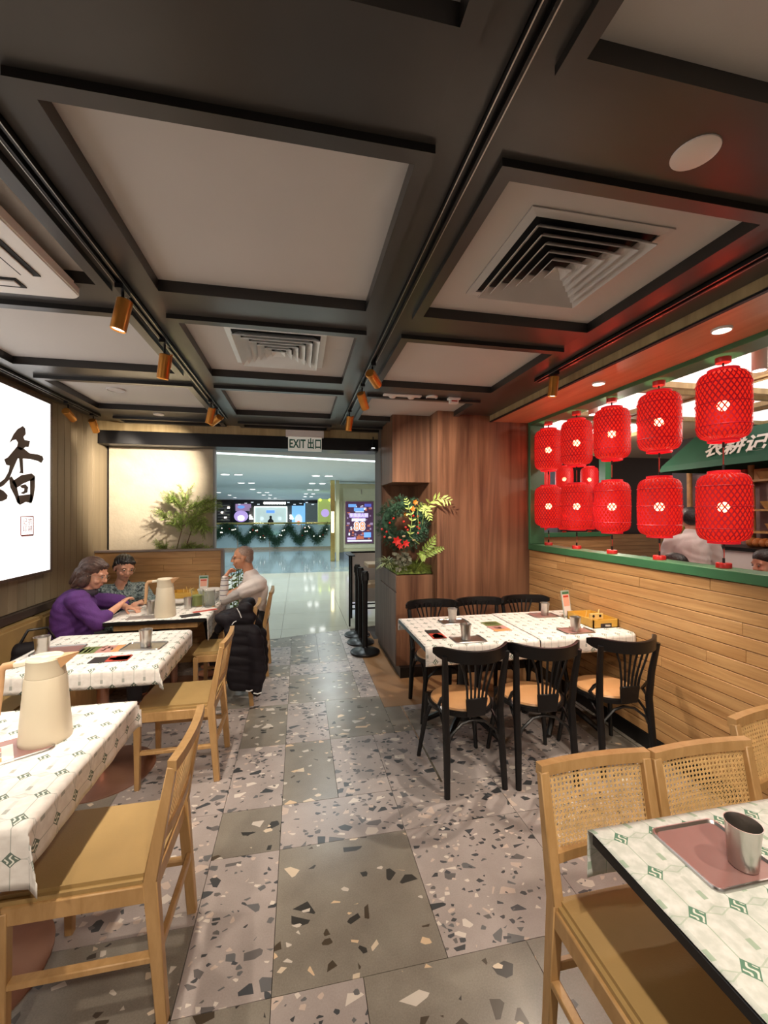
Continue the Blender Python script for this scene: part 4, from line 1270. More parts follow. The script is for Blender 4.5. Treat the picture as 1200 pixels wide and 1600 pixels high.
k_ = 5.714
for st in ([(92, 293), (130, 215), (165, 170), (212, 142), (232, 165), (237, 215), (215, 240), (228, 268), (275, 275), (262, 330), (235, 328), (215, 345), (190, 360), (160, 330), (168, 290), (150, 262), (120, 270)],
           [(160, 325), (215, 340), (270, 385), (340, 395), (385, 410), (395, 440), (375, 473), (345, 455), (280, 438), (205, 432), (165, 432), (140, 490), (110, 560), (85, 550), (95, 495), (65, 490), (45, 440), (80, 420)],
           [(85, 548), (112, 558), (85, 625), (40, 672), (0, 692), (0, 650), (50, 612)],
           [(178, 430), (210, 430), (215, 565), (178, 560), (190, 545)],
           [(88, 610), (110, 590), (150, 650), (160, 700), (175, 765), (185, 845), (160, 825), (140, 770), (100, 690)],
           [(110, 640), (200, 580), (290, 566), (318, 590), (318, 625), (270, 632), (205, 660), (150, 700)],
           [(275, 620), (318, 590), (318, 690), (305, 780), (290, 828), (268, 830), (276, 750)],
           [(160, 765), (240, 755), (290, 750), (300, 800), (285, 830), (235, 820), (185, 847), (160, 825)],
           [(185, 675), (235, 662), (258, 690), (250, 735), (215, 750), (190, 740), (222, 722), (225, 700), (200, 695)],
           [(0, 700), (40, 722), (75, 760), (68, 792), (30, 812), (0, 815)], [(0, 505), (8, 520), (0, 530)]):
    ink(st, 0, 640, k_)
for st in ([(192, 947), (305, 945), (305, 956), (192, 953)], [(190, 1115), (305, 1108), (303, 1122), (200, 1130)], [(190, 950), (195, 950), (195, 1118), (190, 1118)], [(301, 950), (306, 950), (306, 1115), (301, 1115)]):
    ink(st, 0, 640, k_, p_red, 'seal_line', .0003)
for ch, px, py in (('农', 48, 815), ('耕', 48, 826), ('记', 40, 815), ('印', 40, 826)):
    q = atx(px, py, XS) - O_
    textmesh(ch, .055, 'seal_character', M_('seal_pink', (.75, .5, .5), .6), t, (XS - XL - .004, q.y, q.z), (PI / 2, 0, PI / 2), .0005)

# ================================================================== RED LANTERNS
def lantern(label, x, y, zc, r=.130, h=.390):
    t = thing('red_lantern', label, 'lantern', (x, y, zc))

    def rad(u):  # u -1..1
        a = abs(u)
        return r * (1 - .05 * a * a) if a < .64 else r * (.9795 - .42 * (1 - math.sqrt(max(0, 1 - ((a - .64) / .36) ** 2))))
    n = 24; m = 28
    pr = [(rad(-1 + 2 * k / m) * .965, (-1 + 2 * k / m) * h / 2) for k in range(m + 1)]
    MB().lathe(pr, 32, cap=False).build('paper_shade', m_lpaper, t)
    b = MB(); cnt = 30; seg = 26
    for k in range(cnt):
        for sg in (1, -1):
            pts = []
            for j in range(seg + 1):
                u = -1 + 2 * j / seg; a = 2 * PI * k / cnt + sg * u * .95
                rr_ = rad(u) * (1.0 if sg > 0 else 1.012)
                pts.append(V(rr_ * math.cos(a), rr_ * math.sin(a), u * h / 2))
            for p, q in zip(pts[:-1], pts[1:]):
                nrm = V(p.x, p.y, 0).normalized(); d = (q - p).normalized(); s_ = nrm.cross(d) * .0034
                i0 = len(b.v); b.v += [tuple(p - s_), tuple(p + s_), tuple(q + s_), tuple(q - s_)]; b.f.append((i0, i0 + 1, i0 + 2, i0 + 3))
    b.uv = 1
    b.build('bamboo_lattice', m_llat, t, smooth=0, merge=False)
    for u in (-.62, .02, .62): MB().tube([(rad(u) * 1.02 * math.cos(a), rad(u) * 1.02 * math.sin(a), u * h / 2) for a in [2 * PI * k / 32 for k in range(33)]], .0028, 5).build('hoop', m_llat, t)
    for s in (-1, 1):
        MB().lathe([(rad(1) * .97, s * h / 2 - s * .004), (rad(1) * 1.04, s * (h / 2)), (rad(1) * 1.04, s * (h / 2 + .013)), (rad(1) * .9, s * (h / 2 + .014))], 32, cap=False).build('end_ring', m_lband, t)
    MB().ball((0, 0, .0), .030, 14, 8, (1, 1, 1.0)).build('bulb', emi('bulb', (1, .75, .5), 150) if 'bulb' not in bpy.data.materials else bpy.data.materials['bulb'], t)
    return t


YL = [1.95, 2.385, 2.82, 3.24, 3.66]
nm_ = ['nearest the camera', 'second from the right', 'in the middle', 'second from the pillar', 'nearest the pillar']
ln = None
for row, zc in (('upper', 2.215), ('lower', 1.632)):
    for k, y in enumerate(YL):
        lab = 'red bamboo lantern in the %s row, %s' % (row, nm_[k])
        z_ = zc + (.0 if row == 'upper' else .008 * k)
        if ln is None: ln = lantern(lab, 2.39, y, z_)
        else: dup(ln, (2.39, y, z_), R() * 6, lab)
for k, y in enumerate(YL):
    t = thing('lantern_mount', 'red mount and cord holding the lantern pair %s' % nm_[k], 'mount', (2.39, y, 2.490))
    MB().lathe([(0, -.030), (.036, -.030), (.038, -.027), (.038, 0), (0, 0)], 24, cap=False).build('canopy', m_red, t)
    MB().tube([(0, 0, -.03), (0, 0, -.072)], .005).build('cord', m_black, t)
    MB().tube([(0, 0, -.49), (0.002, 0.002, -.575), (0, 0, -.645)], .0035, 6).build('cord', m_cord, t)
    for za, zb in ((-.485, -.515), (-.615, -.645), (-1.06, -1.095), (-1.150, -1.18)): MB().tube([(0, 0, za), (0, 0, zb)], .0065, 8).build('cord_grip', m_black, t)
    MB().tube([(0, 0, -1.07), (.004, 0, -1.125), (0, 0, -1.18)], .003, 6).build('cord', m_cord, t)
    MB().lathe([(0, -1.205), (.038, -1.205), (.038, -1.181), (.036, -1.178), (0, -1.178)], 24, cap=False).build('base', m_red, t)
for x, y, z in ((3.62, 5.74, 2.10), (4.02, 5.74, 2.12), (4.46, 5.74, 2.12), (3.62, 5.74, 1.55), (4.02, 5.74, 1.55), (4.46, 5.74, 1.55)):
    LAST = dup(ln, (x, y, z), 0, 'small looking red lantern hanging in the far green frame, %s row, %s' % ('upper' if z > 2 else 'lower', {3.62: 'left', 4.02: 'middle', 4.46: 'right'}[x]))
    t = C.objects[-1] if False else LAST
    MB().tube([(0, 0, .205), (0, 0, 2.5 - z if z > 2 else .32)], .004, 6).build('wire', m_black, t)
    MB().lathe([(0, 0), (.03, 0), (.03, .02), (0, .02)], 16, o=(0, 0, 2.48 - z if z > 2 else -.25), cap=False).build('cap', m_red, t)

# ================================================================== BENCH, BAG
t = thing('wall_bench', 'long tan leather bench running along the left wall', 'bench', (XL, 0, 0))
MB().box(.012, .44, -1.5, 4.77, .0, .36).build('bench_base', m_oakx, t, smooth=0)
for k in range(6):
    y0 = -1.45 + k * 1.035
    MB().box(.015, .46, y0, y0 + 1.03, .36, .46).build('seat_cushion', m_bench, t, bevel=.015)
    MB().box(.013, .115, y0, y0 + 1.03, .465, .80).build('back_cushion', m_bench, t, bevel=.02)


# ================================================================== PEOPLE
def blob(pieces, voxel, name, m, parent, smooth=4, disp=None, label=None):
    b = MB()
    for p in pieces:
        if p[0] == 'c':
            a, c, r0, r1 = Vector(p[1]), Vector(p[2]), p[3], p[4]
            n = 14; L_ = (c - a).length; d = (c - a).normalized() if L_ > 1e-6 else V(0, 0, 1)
            Mr = d.to_track_quat('Z', 'Y').to_matrix().to_4x4()
            pr = [(r0 * math.sin(t_), -r0 * math.cos(t_)) for t_ in (.05, .4, .8, 1.2, PI / 2)] + [(r1 * math.cos(t_), L_ + r1 * math.sin(t_)) for t_ in (0, .4, .8, 1.2, 1.52)]
            b.lathe(pr, n, o=a, M=Mr)
        else:
            b.ball(p[1], 1.0, 20, 14, p[2], p[3] if len(p) > 3 else None)
    me = b.mesh(name, 0, 0, True)
    o = bpy.data.objects.new(name, me); C.objects.link(o)
    md = o.modifiers.new('r', 'REMESH'); md.mode = 'VOXEL'; md.voxel_size = voxel; md.use_smooth_shade = True
    ms_ = o.modifiers.new('s', 'SMOOTH'); ms_.factor = .6; ms_.iterations = smooth
    dg = bpy.context.evaluated_depsgraph_get(); dg.update()
    m2 = bpy.data.meshes.new_from_object(o.evaluated_get(dg)); bpy.data.objects.remove(o)
    m2.name = name
    if disp:
        n_ = len(m2.vertices); co = np.empty(n_ * 3); m2.vertices.foreach_get('co', co); co = co.reshape(-1, 3)
        no = np.empty(n_ * 3); m2.vertex_normals.foreach_get('vector', no); no = no.reshape(-1, 3)
        co = co + no * disp(co)[:, None]
        m2.vertices.foreach_set('co', co.ravel()); m2.update()
    m2.materials.clear(); m2.materials.append(m); m2.shade_smooth()
    q = bpy.data.objects.new(name, m2); C.objects.link(q)
    if parent is not None: q.parent = parent
    return q


def folds(a, f):
    return lambda c: a * (np.sin(c[:, 0] * f + 3 * np.sin(c[:, 2] * f * .6)) * np.sin(c[:, 2] * f * 1.3 + 2 * np.sin(c[:, 1] * f * .7)))


def head_parts(Mh, s=1.0, ears=True):
    T = lambda x, y, z: Mh @ V(x * s, y * s, z * s)
    R3 = Mh.to_3x3().to_4x4()
    P = [('e', T(0, -.012, .032), (.076 * s, .094 * s, .082 * s), R3), ('e', T(0, .018, -.025), (.063 * s, .072 * s, .088 * s), R3),
         ('e', T(0, .048, -.085), (.036 * s, .034 * s, .026 * s), R3), ('c', T(0, .083, .012), T(0, .103, -.026), .0095 * s, .0145 * s),
         ('e', T(.013, .093, -.030), (.010 * s, .010 * s, .008 * s), R3), ('e', T(-.013, .093, -.030), (.010 * s, .010 * s, .008 * s), R3),
         ('e', T(0, .083, -.058), (.023 * s, .012 * s, .008 * s), R3), ('e', T(0, .080, -.068), (.020 * s, .012 * s, .008 * s), R3),
         ('e', T(.038, .060, -.035), (.024 * s, .022 * s, .022 * s), R3), ('e', T(-.038, .060, -.035), (.024 * s, .022 * s, .022 * s), R3),
         ('c', T(-.045, .070, .022), T(.045, .070, .022), .013 * s, .013 * s)]
    for q in (-1, 1):
        P.append(('e', T(q * .077, -.008, -.012), (.009 * s, .018 * s, .030 * s), R3))
    return P


def face_bits(Mh, par, s=1.0, specs=None, brows=None):
    T = lambda x, y, z: Mh @ V(x * s, y * s, z * s)
    for q in (-1, 1):
        ey = MB().ball(T(q * .031, .0805, .004), .0082 * s, 12, 8).build('eye', M_('eye_white', (.40, .33, .30), .3, 0) if 'eye_white' not in bpy.data.materials else bpy.data.materials['eye_white'], par)
        MB().ball(T(q * .031, .0865, .003), .0055 * s, 10, 6).build('pupil', m_hairk, ey)
        MB().tube([T(q * .018, .090, .019), T(q * .034, .088, .026), T(q * .050, .076, .020)], .0022 * s, 5).build('eyebrow', brows or m_hairk, par)
    MB().tube([T(-.020, .088, -.063), T(0, .0955, -.0625), T(.020, .088, -.063)], .003 * s, 6).build('mouth', m_lip, par)
    if specs:
        b = MB()
        for q in (-1, 1):
            b.tube([T(q * .033 + .022 * math.cos(a), .100, .0 + .017 * math.sin(a)) for a in [2 * PI * k / 16 for k in range(17)]], .0014 * s, 5)
            b.tube([T(q * .055, .100, .004), T(q * .078, .05, .004), T(q * .080, -.01, 0), T(q * .080, -.02, -.01)], .0013 * s, 5)
        b.tube([T(-.012, .102, .003), T(.012, .102, .003)], .0013, 5)
        b.build('spectacles', m_glass if specs == 1 else m_black, par)


def hand_parts(wr, dirv, pn, curl=.8, s=1.0, thumb=1):
    """wrist point, finger direction, palm normal (side to which fingers curl)"""
    d = Vector(dirv).normalized(); n = Vector(pn).normalized(); n = (n - d * n.dot(d)).normalized(); sd = d.cross(n).normalized()
    wr = Vector(wr); P = []
    P.append(('c', wr, wr + d * .03, .022 * s, .022 * s))
    for q in (-1.2, -.4, .4, 1.2):
        P.append(('c', wr + d * .02 + sd * q * .012 * s, wr + d * .075 * s + sd * q * .0175 * s, .0135 * s, .0105 * s))
    for q, L_ in ((-1.2, .062), (-.4, .075), (.4, .080), (1.2, .070)):
        p = wr + d * .078 * s + sd * q * .0185 * s; dd = d.copy()
        for k, f in enumerate((.45, .32, .23)):
            ang = curl * (k + .5) * .55
            dk = (d * math.cos(ang) + n * math.sin(ang)).normalized()
            p2 = p + dk * L_ * f * s
            P.append(('c', p, p2, (.0092 - .0008 * k) * s, (.0085 - .0008 * k) * s)); p = p2
    p = wr + d * .02 * s + sd * thumb * .018 * s
    for L_, a in ((.035, .9), (.028, .55), (.022, .3)):
        dk = (d * math.cos(a) + sd * thumb * math.sin(a) + n * .45).normalized(); p2 = p + dk * L_ * s
        P.append(('c', p, p2, .0105 * s, .009 * s)); p = p2
    return P


def headM(c, fwd, up=(0, 0, 1)):
    f = Vector(fwd).normalized(); x = f.cross(Vector(up)).normalized(); u = x.cross(f).normalized()
    M = Matrix((x, f, u)).transposed().to_4x4(); M.translation = Vector(c); return M


VX = .0055
# ---- woman in purple
par = thing('person', 'woman with brown hair in a purple pullover and spectacles, bending over her bowl', 'person', (0, 0, 0))
hc = aty(147, 896, 3.80); Mh = headM(hc, (.93, -.10, -.36), (.3, 0, 1))
nk = hc + V(-.055, 0, -.12); chest = aty(118, 948, 3.78); pelv = V(-1.80, 3.78, .56)
shN, shF = aty(121, 938, 3.63), aty(124, 934, 3.95) + V(0, 0, -.02)
elN = aty(152, 972, 3.60); wrN = aty(184, 947, 3.72); elF = V(-1.52, 3.98, .84); wrF = aty(196, 948, 3.90)
legs = [('c', (-1.80, y, .54), (-1.32, y, .53), .082, .06) for y in (3.70, 3.88)] + [('c', (-1.32, y, .53), (-1.30, y, .10), .055, .042) for y in (3.70, 3.88)]
core = [('c', pelv, chest, .12, .115), ('c', chest, nk + V(-.02, 0, -.05), .10, .06), ('c', nk + V(0, 0, -.03), hc + V(-.03, 0, -.05), .05, .048),
        ('c', shN, shF, .06, .06)]
body = core + head_parts(Mh) + [('c', shN, elN, .045, .038), ('c', elN, wrN, .036, .025), ('c', shF, elF, .045, .038), ('c', elF, wrF, .036, .025)] + legs + \
    hand_parts(wrN, aty(196, 936, 3.78) - wrN, (.4, .2, -1), 1.0, thumb=1) + hand_parts(wrF, V(.7, -.2, -.1), (.2, -.2, -1), .9, thumb=-1)
body += [('e', p, (.04, .1, .02)) for p in ((-1.25, 3.7, .04), (-1.25, 3.88, .04))]
blob(body, VX, 'body', m_skin, par)
ev = elN.lerp(wrN, .42)
blob([('c', pelv, chest, .155, .15), ('c', pelv + V(0, -.06, 0), chest + V(-.02, -.07, 0), .12, .11), ('c', pelv + V(0, .06, 0), chest + V(-.02, .07, 0), .12, .11), ('c', chest, nk + V(-.03, 0, -.06), .135, .075), ('c', shN, shF, .085, .085), ('c', shN, elN, .080, .068), ('c', elN, ev, .068, .050),
      ('c', shF, elF, .075, .062), ('c', elF, elF.lerp(wrF, .5), .060, .048), ('c', pelv, pelv + V(0, 0, -.08), .16, .16)], .008, 'pullover', m_purple, par, 6, folds(.004, 38))
blob([('c', (-1.80, y, .535), (-1.32, y, .53), .095, .072) for y in (3.70, 3.88)] + [('c', (-1.32, y, .53), (-1.30, y, .12), .068, .055) for y in (3.70, 3.88)], .01, 'trousers', m_dark, par)
T = lambda x, y, z: Mh @ V(x, y, z)
R3 = Mh.to_3x3().to_4x4()
blob([('e', T(0, -.028, .050), (.094, .100, .085), R3), ('e', T(0, -.062, -.01), (.092, .066, .090), R3), ('e', T(.068, -.025, -.045), (.026, .050, .075), R3), ('e', T(-.068, -.025, -.045), (.026, .050, .075), R3),
      ('c', T(0, -.09, -.03), T(0, -.125, -.115), .06, .03), ('c', T(.05, -.06, -.07), T(.06, -.08, -.125), .035, .02), ('c', T(-.05, -.06, -.07), T(-.06, -.07, -.125), .035, .02), ('e', T(0, .035, .085), (.062, .045, .028), R3)],
     .006, 'hair', m_hairb, par, 4, lambda c: .0025 * np.sin(c[:, 1] * 300 + c[:, 2] * 60))
face_bits(Mh, par, 1.0, 1, m_hairb)
m_scarf = M_('dark_scarf', (.05, .04, .06), .8, .5, 40)
blob([('c', nk + V(-.03, -.05, -.02), nk + V(.05, -.02, -.03), .035, .03), ('c', nk + V(-.03, .05, -.02), nk + V(.05, .02, -.03), .035, .03)], .007, 'scarf', m_scarf, par)

# ---- woman in camouflage fleece
par = thing('person', 'woman with short black hair in a grey camouflage fleece, seated before the plank partition', 'person', (0, 0, 0))
hc = aty(194, 886, 4.36); Mh = headM(hc, (.62, -.72, -.28), (.1, 0, 1))
nk = hc + V(-.03, .02, -.11); chest = aty(188, 935, 4.42); pelv = V(-1.68, 4.45, .56)
shL, shR = aty(163, 926, 4.34), aty(220, 922, 4.50)
elL, elR = aty(168, 958, 4.16), aty(236, 944, 4.34); wrL, wrR = aty(198, 950, 4.05), aty(222, 940, 4.16)
legs = [('c', (x, 4.43, .54), (x + .42, 4.38, .53), .08, .06) for x in (-1.75, -1.62)]
body = [('c', pelv, chest, .12, .12), ('c', chest, nk + V(0, .0, -.05), .10, .06), ('c', nk + V(0, .01, -.03), hc + V(-.01, .02, -.05), .05, .047), ('c', shL, shR, .055, .055),
        ('c', shL, elL, .044, .038), ('c', elL, wrL, .036, .025), ('c', shR, elR, .044, .038), ('c', elR, wrR, .036, .025)] + head_parts(Mh) + \
    [('c', (-1.68, 4.40, .54), (-1.28, 4.36, .53), .08, .06), ('c', (-1.68, 4.55, .54), (-1.28, 4.54, .53), .08, .06), ('c', (-1.28, 4.36, .53), (-1.27, 4.36, .08), .055, .04), ('c', (-1.28, 4.54, .53), (-1.27, 4.54, .08), .055, .04)] + \
    hand_parts(wrL, V(.8, -.35, .1), (.1, .2, -1), .9, thumb=1) + hand_parts(wrR, V(-.25, -.8, .05), (0, .2, -1), .9, thumb=-1)
blob(body, VX, 'body', m_skin, par)
blob([('c', pelv, chest, .155, .145), ('c', chest, nk + V(0, .02, -.07), .13, .075), ('c', shL, shR, .085, .085), ('c', shL, elL, .078, .064), ('c', elL, elL.lerp(wrL, .75), .062, .042),
      ('c', shR, elR, .078, .064), ('c', elR, elR.lerp(wrR, .75), .062, .042), ('c', pelv, pelv + V(0, 0, -.07), .16, .16)], .008, 'fleece', m_camo, par, 6, folds(.005, 34))
blob([('c', nk + V(-.035, -.01, -.06), nk + V(.035, -.01, -.06), .030, .030), ('c', nk + V(-.03, .03, -.035), nk + V(.03, .03, -.035), .032, .032), ('c', nk + V(.0, -.01, -.09), nk + V(.01, -.03, -.14), .032, .03)], .007, 'collar', m_dark, par)
blob([('c', (-1.68, 4.40, .54), (-1.28, 4.36, .53), .095, .07), ('c', (-1.68, 4.55, .54), (-1.28, 4.54, .53), .095, .07), ('c', (-1.28, 4.36, .53), (-1.27, 4.36, .1), .066, .052), ('c', (-1.28, 4.54, .53), (-1.27, 4.54, .1), .066, .052)], .01, 'trousers', m_dark, par)
T = lambda x, y, z: Mh @ V(x, y, z); R3 = Mh.to_3x3().to_4x4()
blob([('e', T(0, -.022, .052), (.082, .095, .070), R3), ('e', T(0, -.060, .0), (.078, .058, .075), R3), ('c', T(-.05, .058, .070), T(.05, .058, .074), .018, .018), ('c', T(.076, .0, .045), T(.078, -.03, .0), .018, .014), ('c', T(-.076, .0, .045), T(-.078, -.03, .0), .018, .014)],
     .006, 'hair', m_hairk, par, 4, lambda c: .0025 * np.sin(c[:, 0] * 260 + c[:, 2] * 90))
face_bits(Mh, par, 1.0, 1)

# ---- man in the white shirt
par = thing('person', 'older man with shaved grey hair in a white shirt, chin on hand, facing left', 'person', (0, 0, 0))
hc = aty(379, 871, 4.40); Mh = headM(hc, (-1, -.05, -.05))
nk = hc + V(.055, 0, -.115); chest = aty(397, 922, 4.40); pelv = V(-.47, 4.42, .56)
shN, shF = aty(404, 912, 4.24), aty(394, 908, 4.57)
elN, wrN = aty(350, 938, 4.20), aty(351, 903, 4.22); elF, wrF = aty(366, 930, 4.55), aty(371, 921, 4.24)
hd = aty(362, 886, 4.32)
body = [('c', pelv, chest, .115, .115), ('c', chest, nk + V(.01, 0, -.05), .10, .06), ('c', nk + V(.01, 0, -.04), hc + V(.03, 0, -.04), .055, .053), ('c', shN, shF, .055, .055),
        ('c', shN, elN, .046, .038), ('c', elN, wrN, .036, .025), ('c', shF, elF, .045, .038), ('c', elF, wrF, .034, .025)] + head_parts(Mh) + \
    [('c', (-.42, y, .53), (-.84, y, .53), .085, .06) for y in (4.33, 4.51)] + [('c', (-.84, y, .53), (-.80, y, .09), .056, .042) for y in (4.33, 4.51)] + \
    hand_parts(wrN, hd - wrN, (.6, .4, .3), 1.3, thumb=1) + hand_parts(wrF, V(-.6, -.25, -.15), (0, .3, -1), .6, thumb=1)
body += [('e', p, (.12, .045, .035)) for p in ((-.86, 4.33, .04), (-.86, 4.51, .04))]
blob(body, VX, 'body', m_skin2, par)
sl = shN.lerp(elN, .42)
blob([('c', pelv, chest, .135, .140), ('c', pelv, pelv + V(.01, 0, -.04), .135, .13), ('c', chest, nk + V(.025, 0, -.06), .13, .075), ('c', shN, shF, .083, .083), ('c', shN, sl, .078, .074), ('c', shF, shF.lerp(elF, .45), .076, .07)], .008, 'shirt', m_whitet, par, 6, folds(.005, 30))
blob([('c', sl, elN, .054, .046), ('c', shF.lerp(elF, .4), elF, .052, .045), ('c', elF, elF.lerp(wrF, .85), .043, .033)], .007, 'grey_sleeve', m_greysl, par, 4, folds(.003, 60))
blob([('c', elN + V(-.004, 0, .01), elN.lerp(wrN, .96), .045, .035)], .006, 'striped_sleeve', m_stripe, par, 3)
MB().tube([wrN + V(.031 * math.cos(a), .031 * math.sin(a), .004) for a in [2 * PI * k / 16 for k in range(17)]], .0045, 6, flat=1.6).build('bracelet', m_steel, par)
blob([('c', (-.40, y, .535), (-.84, y, .53), .10, .073) for y in (4.33, 4.51)] + [('c', (-.84, y, .53), (-.80, y, .11), .068, .055) for y in (4.33, 4.51)] + [('c', (-.45, 4.35, .55), (-.45, 4.49, .55), .115, .115)], .01, 'trousers', m_dark, par)
T = lambda x, y, z: Mh @ V(x, y, z); R3 = Mh.to_3x3().to_4x4()
blob([('e', T(0, -.020, .042), (.0775, .0905, .0760), R3), ('e', T(0, -.055, -.005), (.072, .052, .062), R3)], .006, 'cropped_hair', m_hairg, par, 3)
face_bits(Mh, par, 1.0, 2, m_hairg)

# ---- puffer jacket over the chair back
tj = thing('puffer_jacket', 'black quilted puffer jacket hanging over a chair back beside the aisle', 'jacket', (0, 0, 0))
P = []
outl = {985: (352, 405), 1000: (351, 412), 1015: (351, 413), 1030: (352, 415), 1045: (352, 415), 1058: (354, 414), 1070: (358, 410), 965: (358, 400), 950: (372, 394)}
for y_, (a, c) in sorted(outl.items()):
    p, q = aty(a + 7, y_, 3.60), aty(c - 8, y_, 3.60)
    P.append(('c', p, q, .050, .050)); P.append(('c', p + V(0, .14, 0), q + V(0, .20, 0), .055, .055))
P.append(('c', aty(384, 950, 3.66), aty(384, 950, 3.9), .05, .05))
P.append(('c', aty(344, 965, 3.62), aty(362, 975, 3.62), .05, .05)); P.append(('c', aty(350, 962, 3.75), aty(378, 955, 3.8), .055, .05))
P.append(('c', aty(340, 985, 3.70), aty(352, 962, 3.7), .035, .045))
for (x0_, y0_, x1_, y1_) in ((398, 990, 401, 1082),): P.append(('c', aty(x0_, y0_, 3.585), aty(x1_, y1_, 3.585), .055, .040))
blob(P, .009, 'jacket_shell', m_puffer, tj, 40, lambda c: .006 * np.sqrt(np.abs(np.sin((c[:, 2] + .25 * (c[:, 0] + .45)) * 30))) - .003)
for a, c, y_ in ((384, 394, 1079), (396, 408, 1083)):
    MB().tube([aty(a, y_, 3.505), aty((a + c) / 2, y_ + 1, 3.49), aty(c, y_ - 1, 3.505)], .005, 6).build('white_cuff_band', M_('white_band', (.7, .7, .7), .5, 0) if 'white_band' not in bpy.data.materials else bpy.data.materials['white_band'], tj)
for pts in ([(370, 950), (374, 957), (377, 965)], [(362, 976), (365, 972), (369, 970)]):
    MB().tube([aty(a, c, 3.525) for a, c in pts], .004, 6).build('white_piping', bpy.data.materials['white_band'], tj)

t = thing('handbag', 'black handbag on the bench beside the woman in purple', 'bag', (-1.86, 3.46, .462))
blob([('c', (-.08, -.06, .08), (.10, .06, .08), .08, .08), ('c', (-.08, -.06, .16), (.10, .06, .15), .06, .06)], .01, 'bag_body', m_puffer, t)
MB().tube([(-.08, -.06, .20), (-.04, -.03, .30), (.05, .03, .30), (.09, .06, .20)], .01, 6).build('strap', m_black, t)
t = thing('paper_bag', 'white paper bag on the floor under the chair with the jacket', 'bag', (-.66, 3.68, 0))
MB().prism([(-.07, 0), (.07, 0), (.055, .12), (.02, .14), (-.06, .11)], ((0, .05, 0), (1, 0, 0), (0, 0, 1), (0, -1, 0)), .09).build('bag_body', m_paper, t, bevel=.006)

# ================================================================== STANCHIONS
sg = None
for x, y, lab in ((.742, 4.71, 'black barrier post nearest the camera beside the pillar'), (.748, 5.10, 'black barrier post in the middle of the three by the pillar'), (.750, 5.42, 'black barrier post farthest of the three by the pillar')):
    if sg is None:
        sg = thing('barrier_post', lab, 'barrier post', (x, y, .001))
        MB().lathe([(0, 0), (.165, 0), (.168, .006), (.168, .022), (.160, .030), (.08, .050), (.034, .066), (.03, .075), (0, .075)], 40, cap=False).build('base', m_black, sg)
        MB().lathe([(0, .07), (.030, .07), (.030, .80), (0, .80)], 24, cap=False).build('post', m_black, sg)
        MB().lathe([(0, .79), (.035, .79), (.036, .80), (.036, .925), (.033, .935), (0, .935)], 24, cap=False).build('belt_head', m_black, sg)
        for k in range(4):
            a = k * PI / 2; MB().box(.034, .042, -.016, .016, .83, .91, Matrix.Rotation(a, 4, 'Z')).build('belt_slot', m_matblk, sg, smooth=0)
    else: dup(sg, (x, y, -.008 if y > 5 else 0), 0, lab)

# ================================================================== PLANTS
def leafquad(b, p, d, L_, w_, up=(0, 0, 1), droop=.2):
    d = Vector(d).normalized(); s_ = d.cross(Vector(up)); s_ = s_.normalized() if s_.length > .01 else V(1, 0, 0)
    n = s_.cross(d); i = len(b.v)
    m1 = p + d * L_ * .45 + n * L_ * .06; e = p + d * L_ - V(0, 0, 1) * L_ * droop
    b.v += [tuple(p), tuple(m1 + s_ * w_), tuple(e), tuple(m1 - s_ * w_)]; b.f += [(i, i + 1, i + 2), (i, i + 2, i + 3)]


rp_ = random.Random(11)


def rv(s=1): return V(rp_.uniform(-1, 1), rp_.uniform(-1, 1), rp_.uniform(-1, 1)) * s


t = thing('potted_plant', 'feathery green nandina plant standing behind the plank partition', 'plant', (-1.20, 4.985, 0))
MB().box(-.42, .26, -.07, .06, 0, .55).build('planter', m_black, t, bevel=.004)
MB().box(-.41, .25, -.06, .05, .55, .555).build('soil', m_moss, t, smooth=0)
O2 = V(-1.20, 4.985, 0)
W2 = lambda px, py, Y=4.98: aty(px, py, Y) - O2
stems = [[(262, 900), (275, 860), (284, 828), (286, 800), (290, 770)], [(284, 828), (270, 812), (255, 806)], [(284, 822), (300, 812), (318, 800), (330, 792)], [(292, 890), (292, 850), (300, 826), (312, 815), (322, 826)],
         [(286, 800), (276, 786), (268, 780)], [(290, 800), (306, 790), (322, 785)], [(292, 850), (300, 858), (318, 862)], [(268, 880), (262, 862), (256, 856)], [(300, 880), (312, 868), (330, 868)], [(275, 868), (284, 862)]]
sb = MB(); lb = MB(); l2 = MB()
for k, s_ in enumerate(stems):
    pts = [W2(x, y, 4.98 + .02 * math.sin(k * 2 + i)) for i, (x, y) in enumerate(s_)]
    if k in (0, 3): pts[0].z = .55
    sb.tube(pts, [.006 - .003 * i / len(pts) for i in range(len(pts))], 6)
    for i in range(1 if k not in (0, 3) else 2, len(pts)):
        for rep in range(16):
            f = rp_.random(); c = pts[i - 1].lerp(pts[i], f)
            if k in (0, 3) and c.z < 1.35: continue
            d = (pts[i] - pts[i - 1]).normalized() * .7 + V(rp_.uniform(-1, 1), rp_.uniform(-.6, .3), rp_.uniform(-.5, .8))
            d.normalize(); L_ = rp_.uniform(.07, .15); e = c + d * L_
            e.y = min(e.y, .075); sb.tube([c, e], .0012, 4, caps=False)
            for q in range(9):
                a = c.lerp(e, (q + 1) / 9); a.y = min(a.y, .07)
                for sd in (-1, 1):
                    dd = d + sd * V(-d.z, 0, d.x) * .9 + rv(.25)
                    dd.y = min(dd.y, .1)
                    leafquad(lb if rp_.random() < .6 else l2, a, dd, rp_.uniform(.022, .038), .0048, droop=.15)
sb.build('stem', m_stem, t)
lb.uv = 1; l2.uv = 1
lb.build('foliage', m_leaf, t, smooth=0, kind='stuff', merge=False); l2.build('foliage', m_leafl, t, smooth=0, kind='stuff', merge=False)

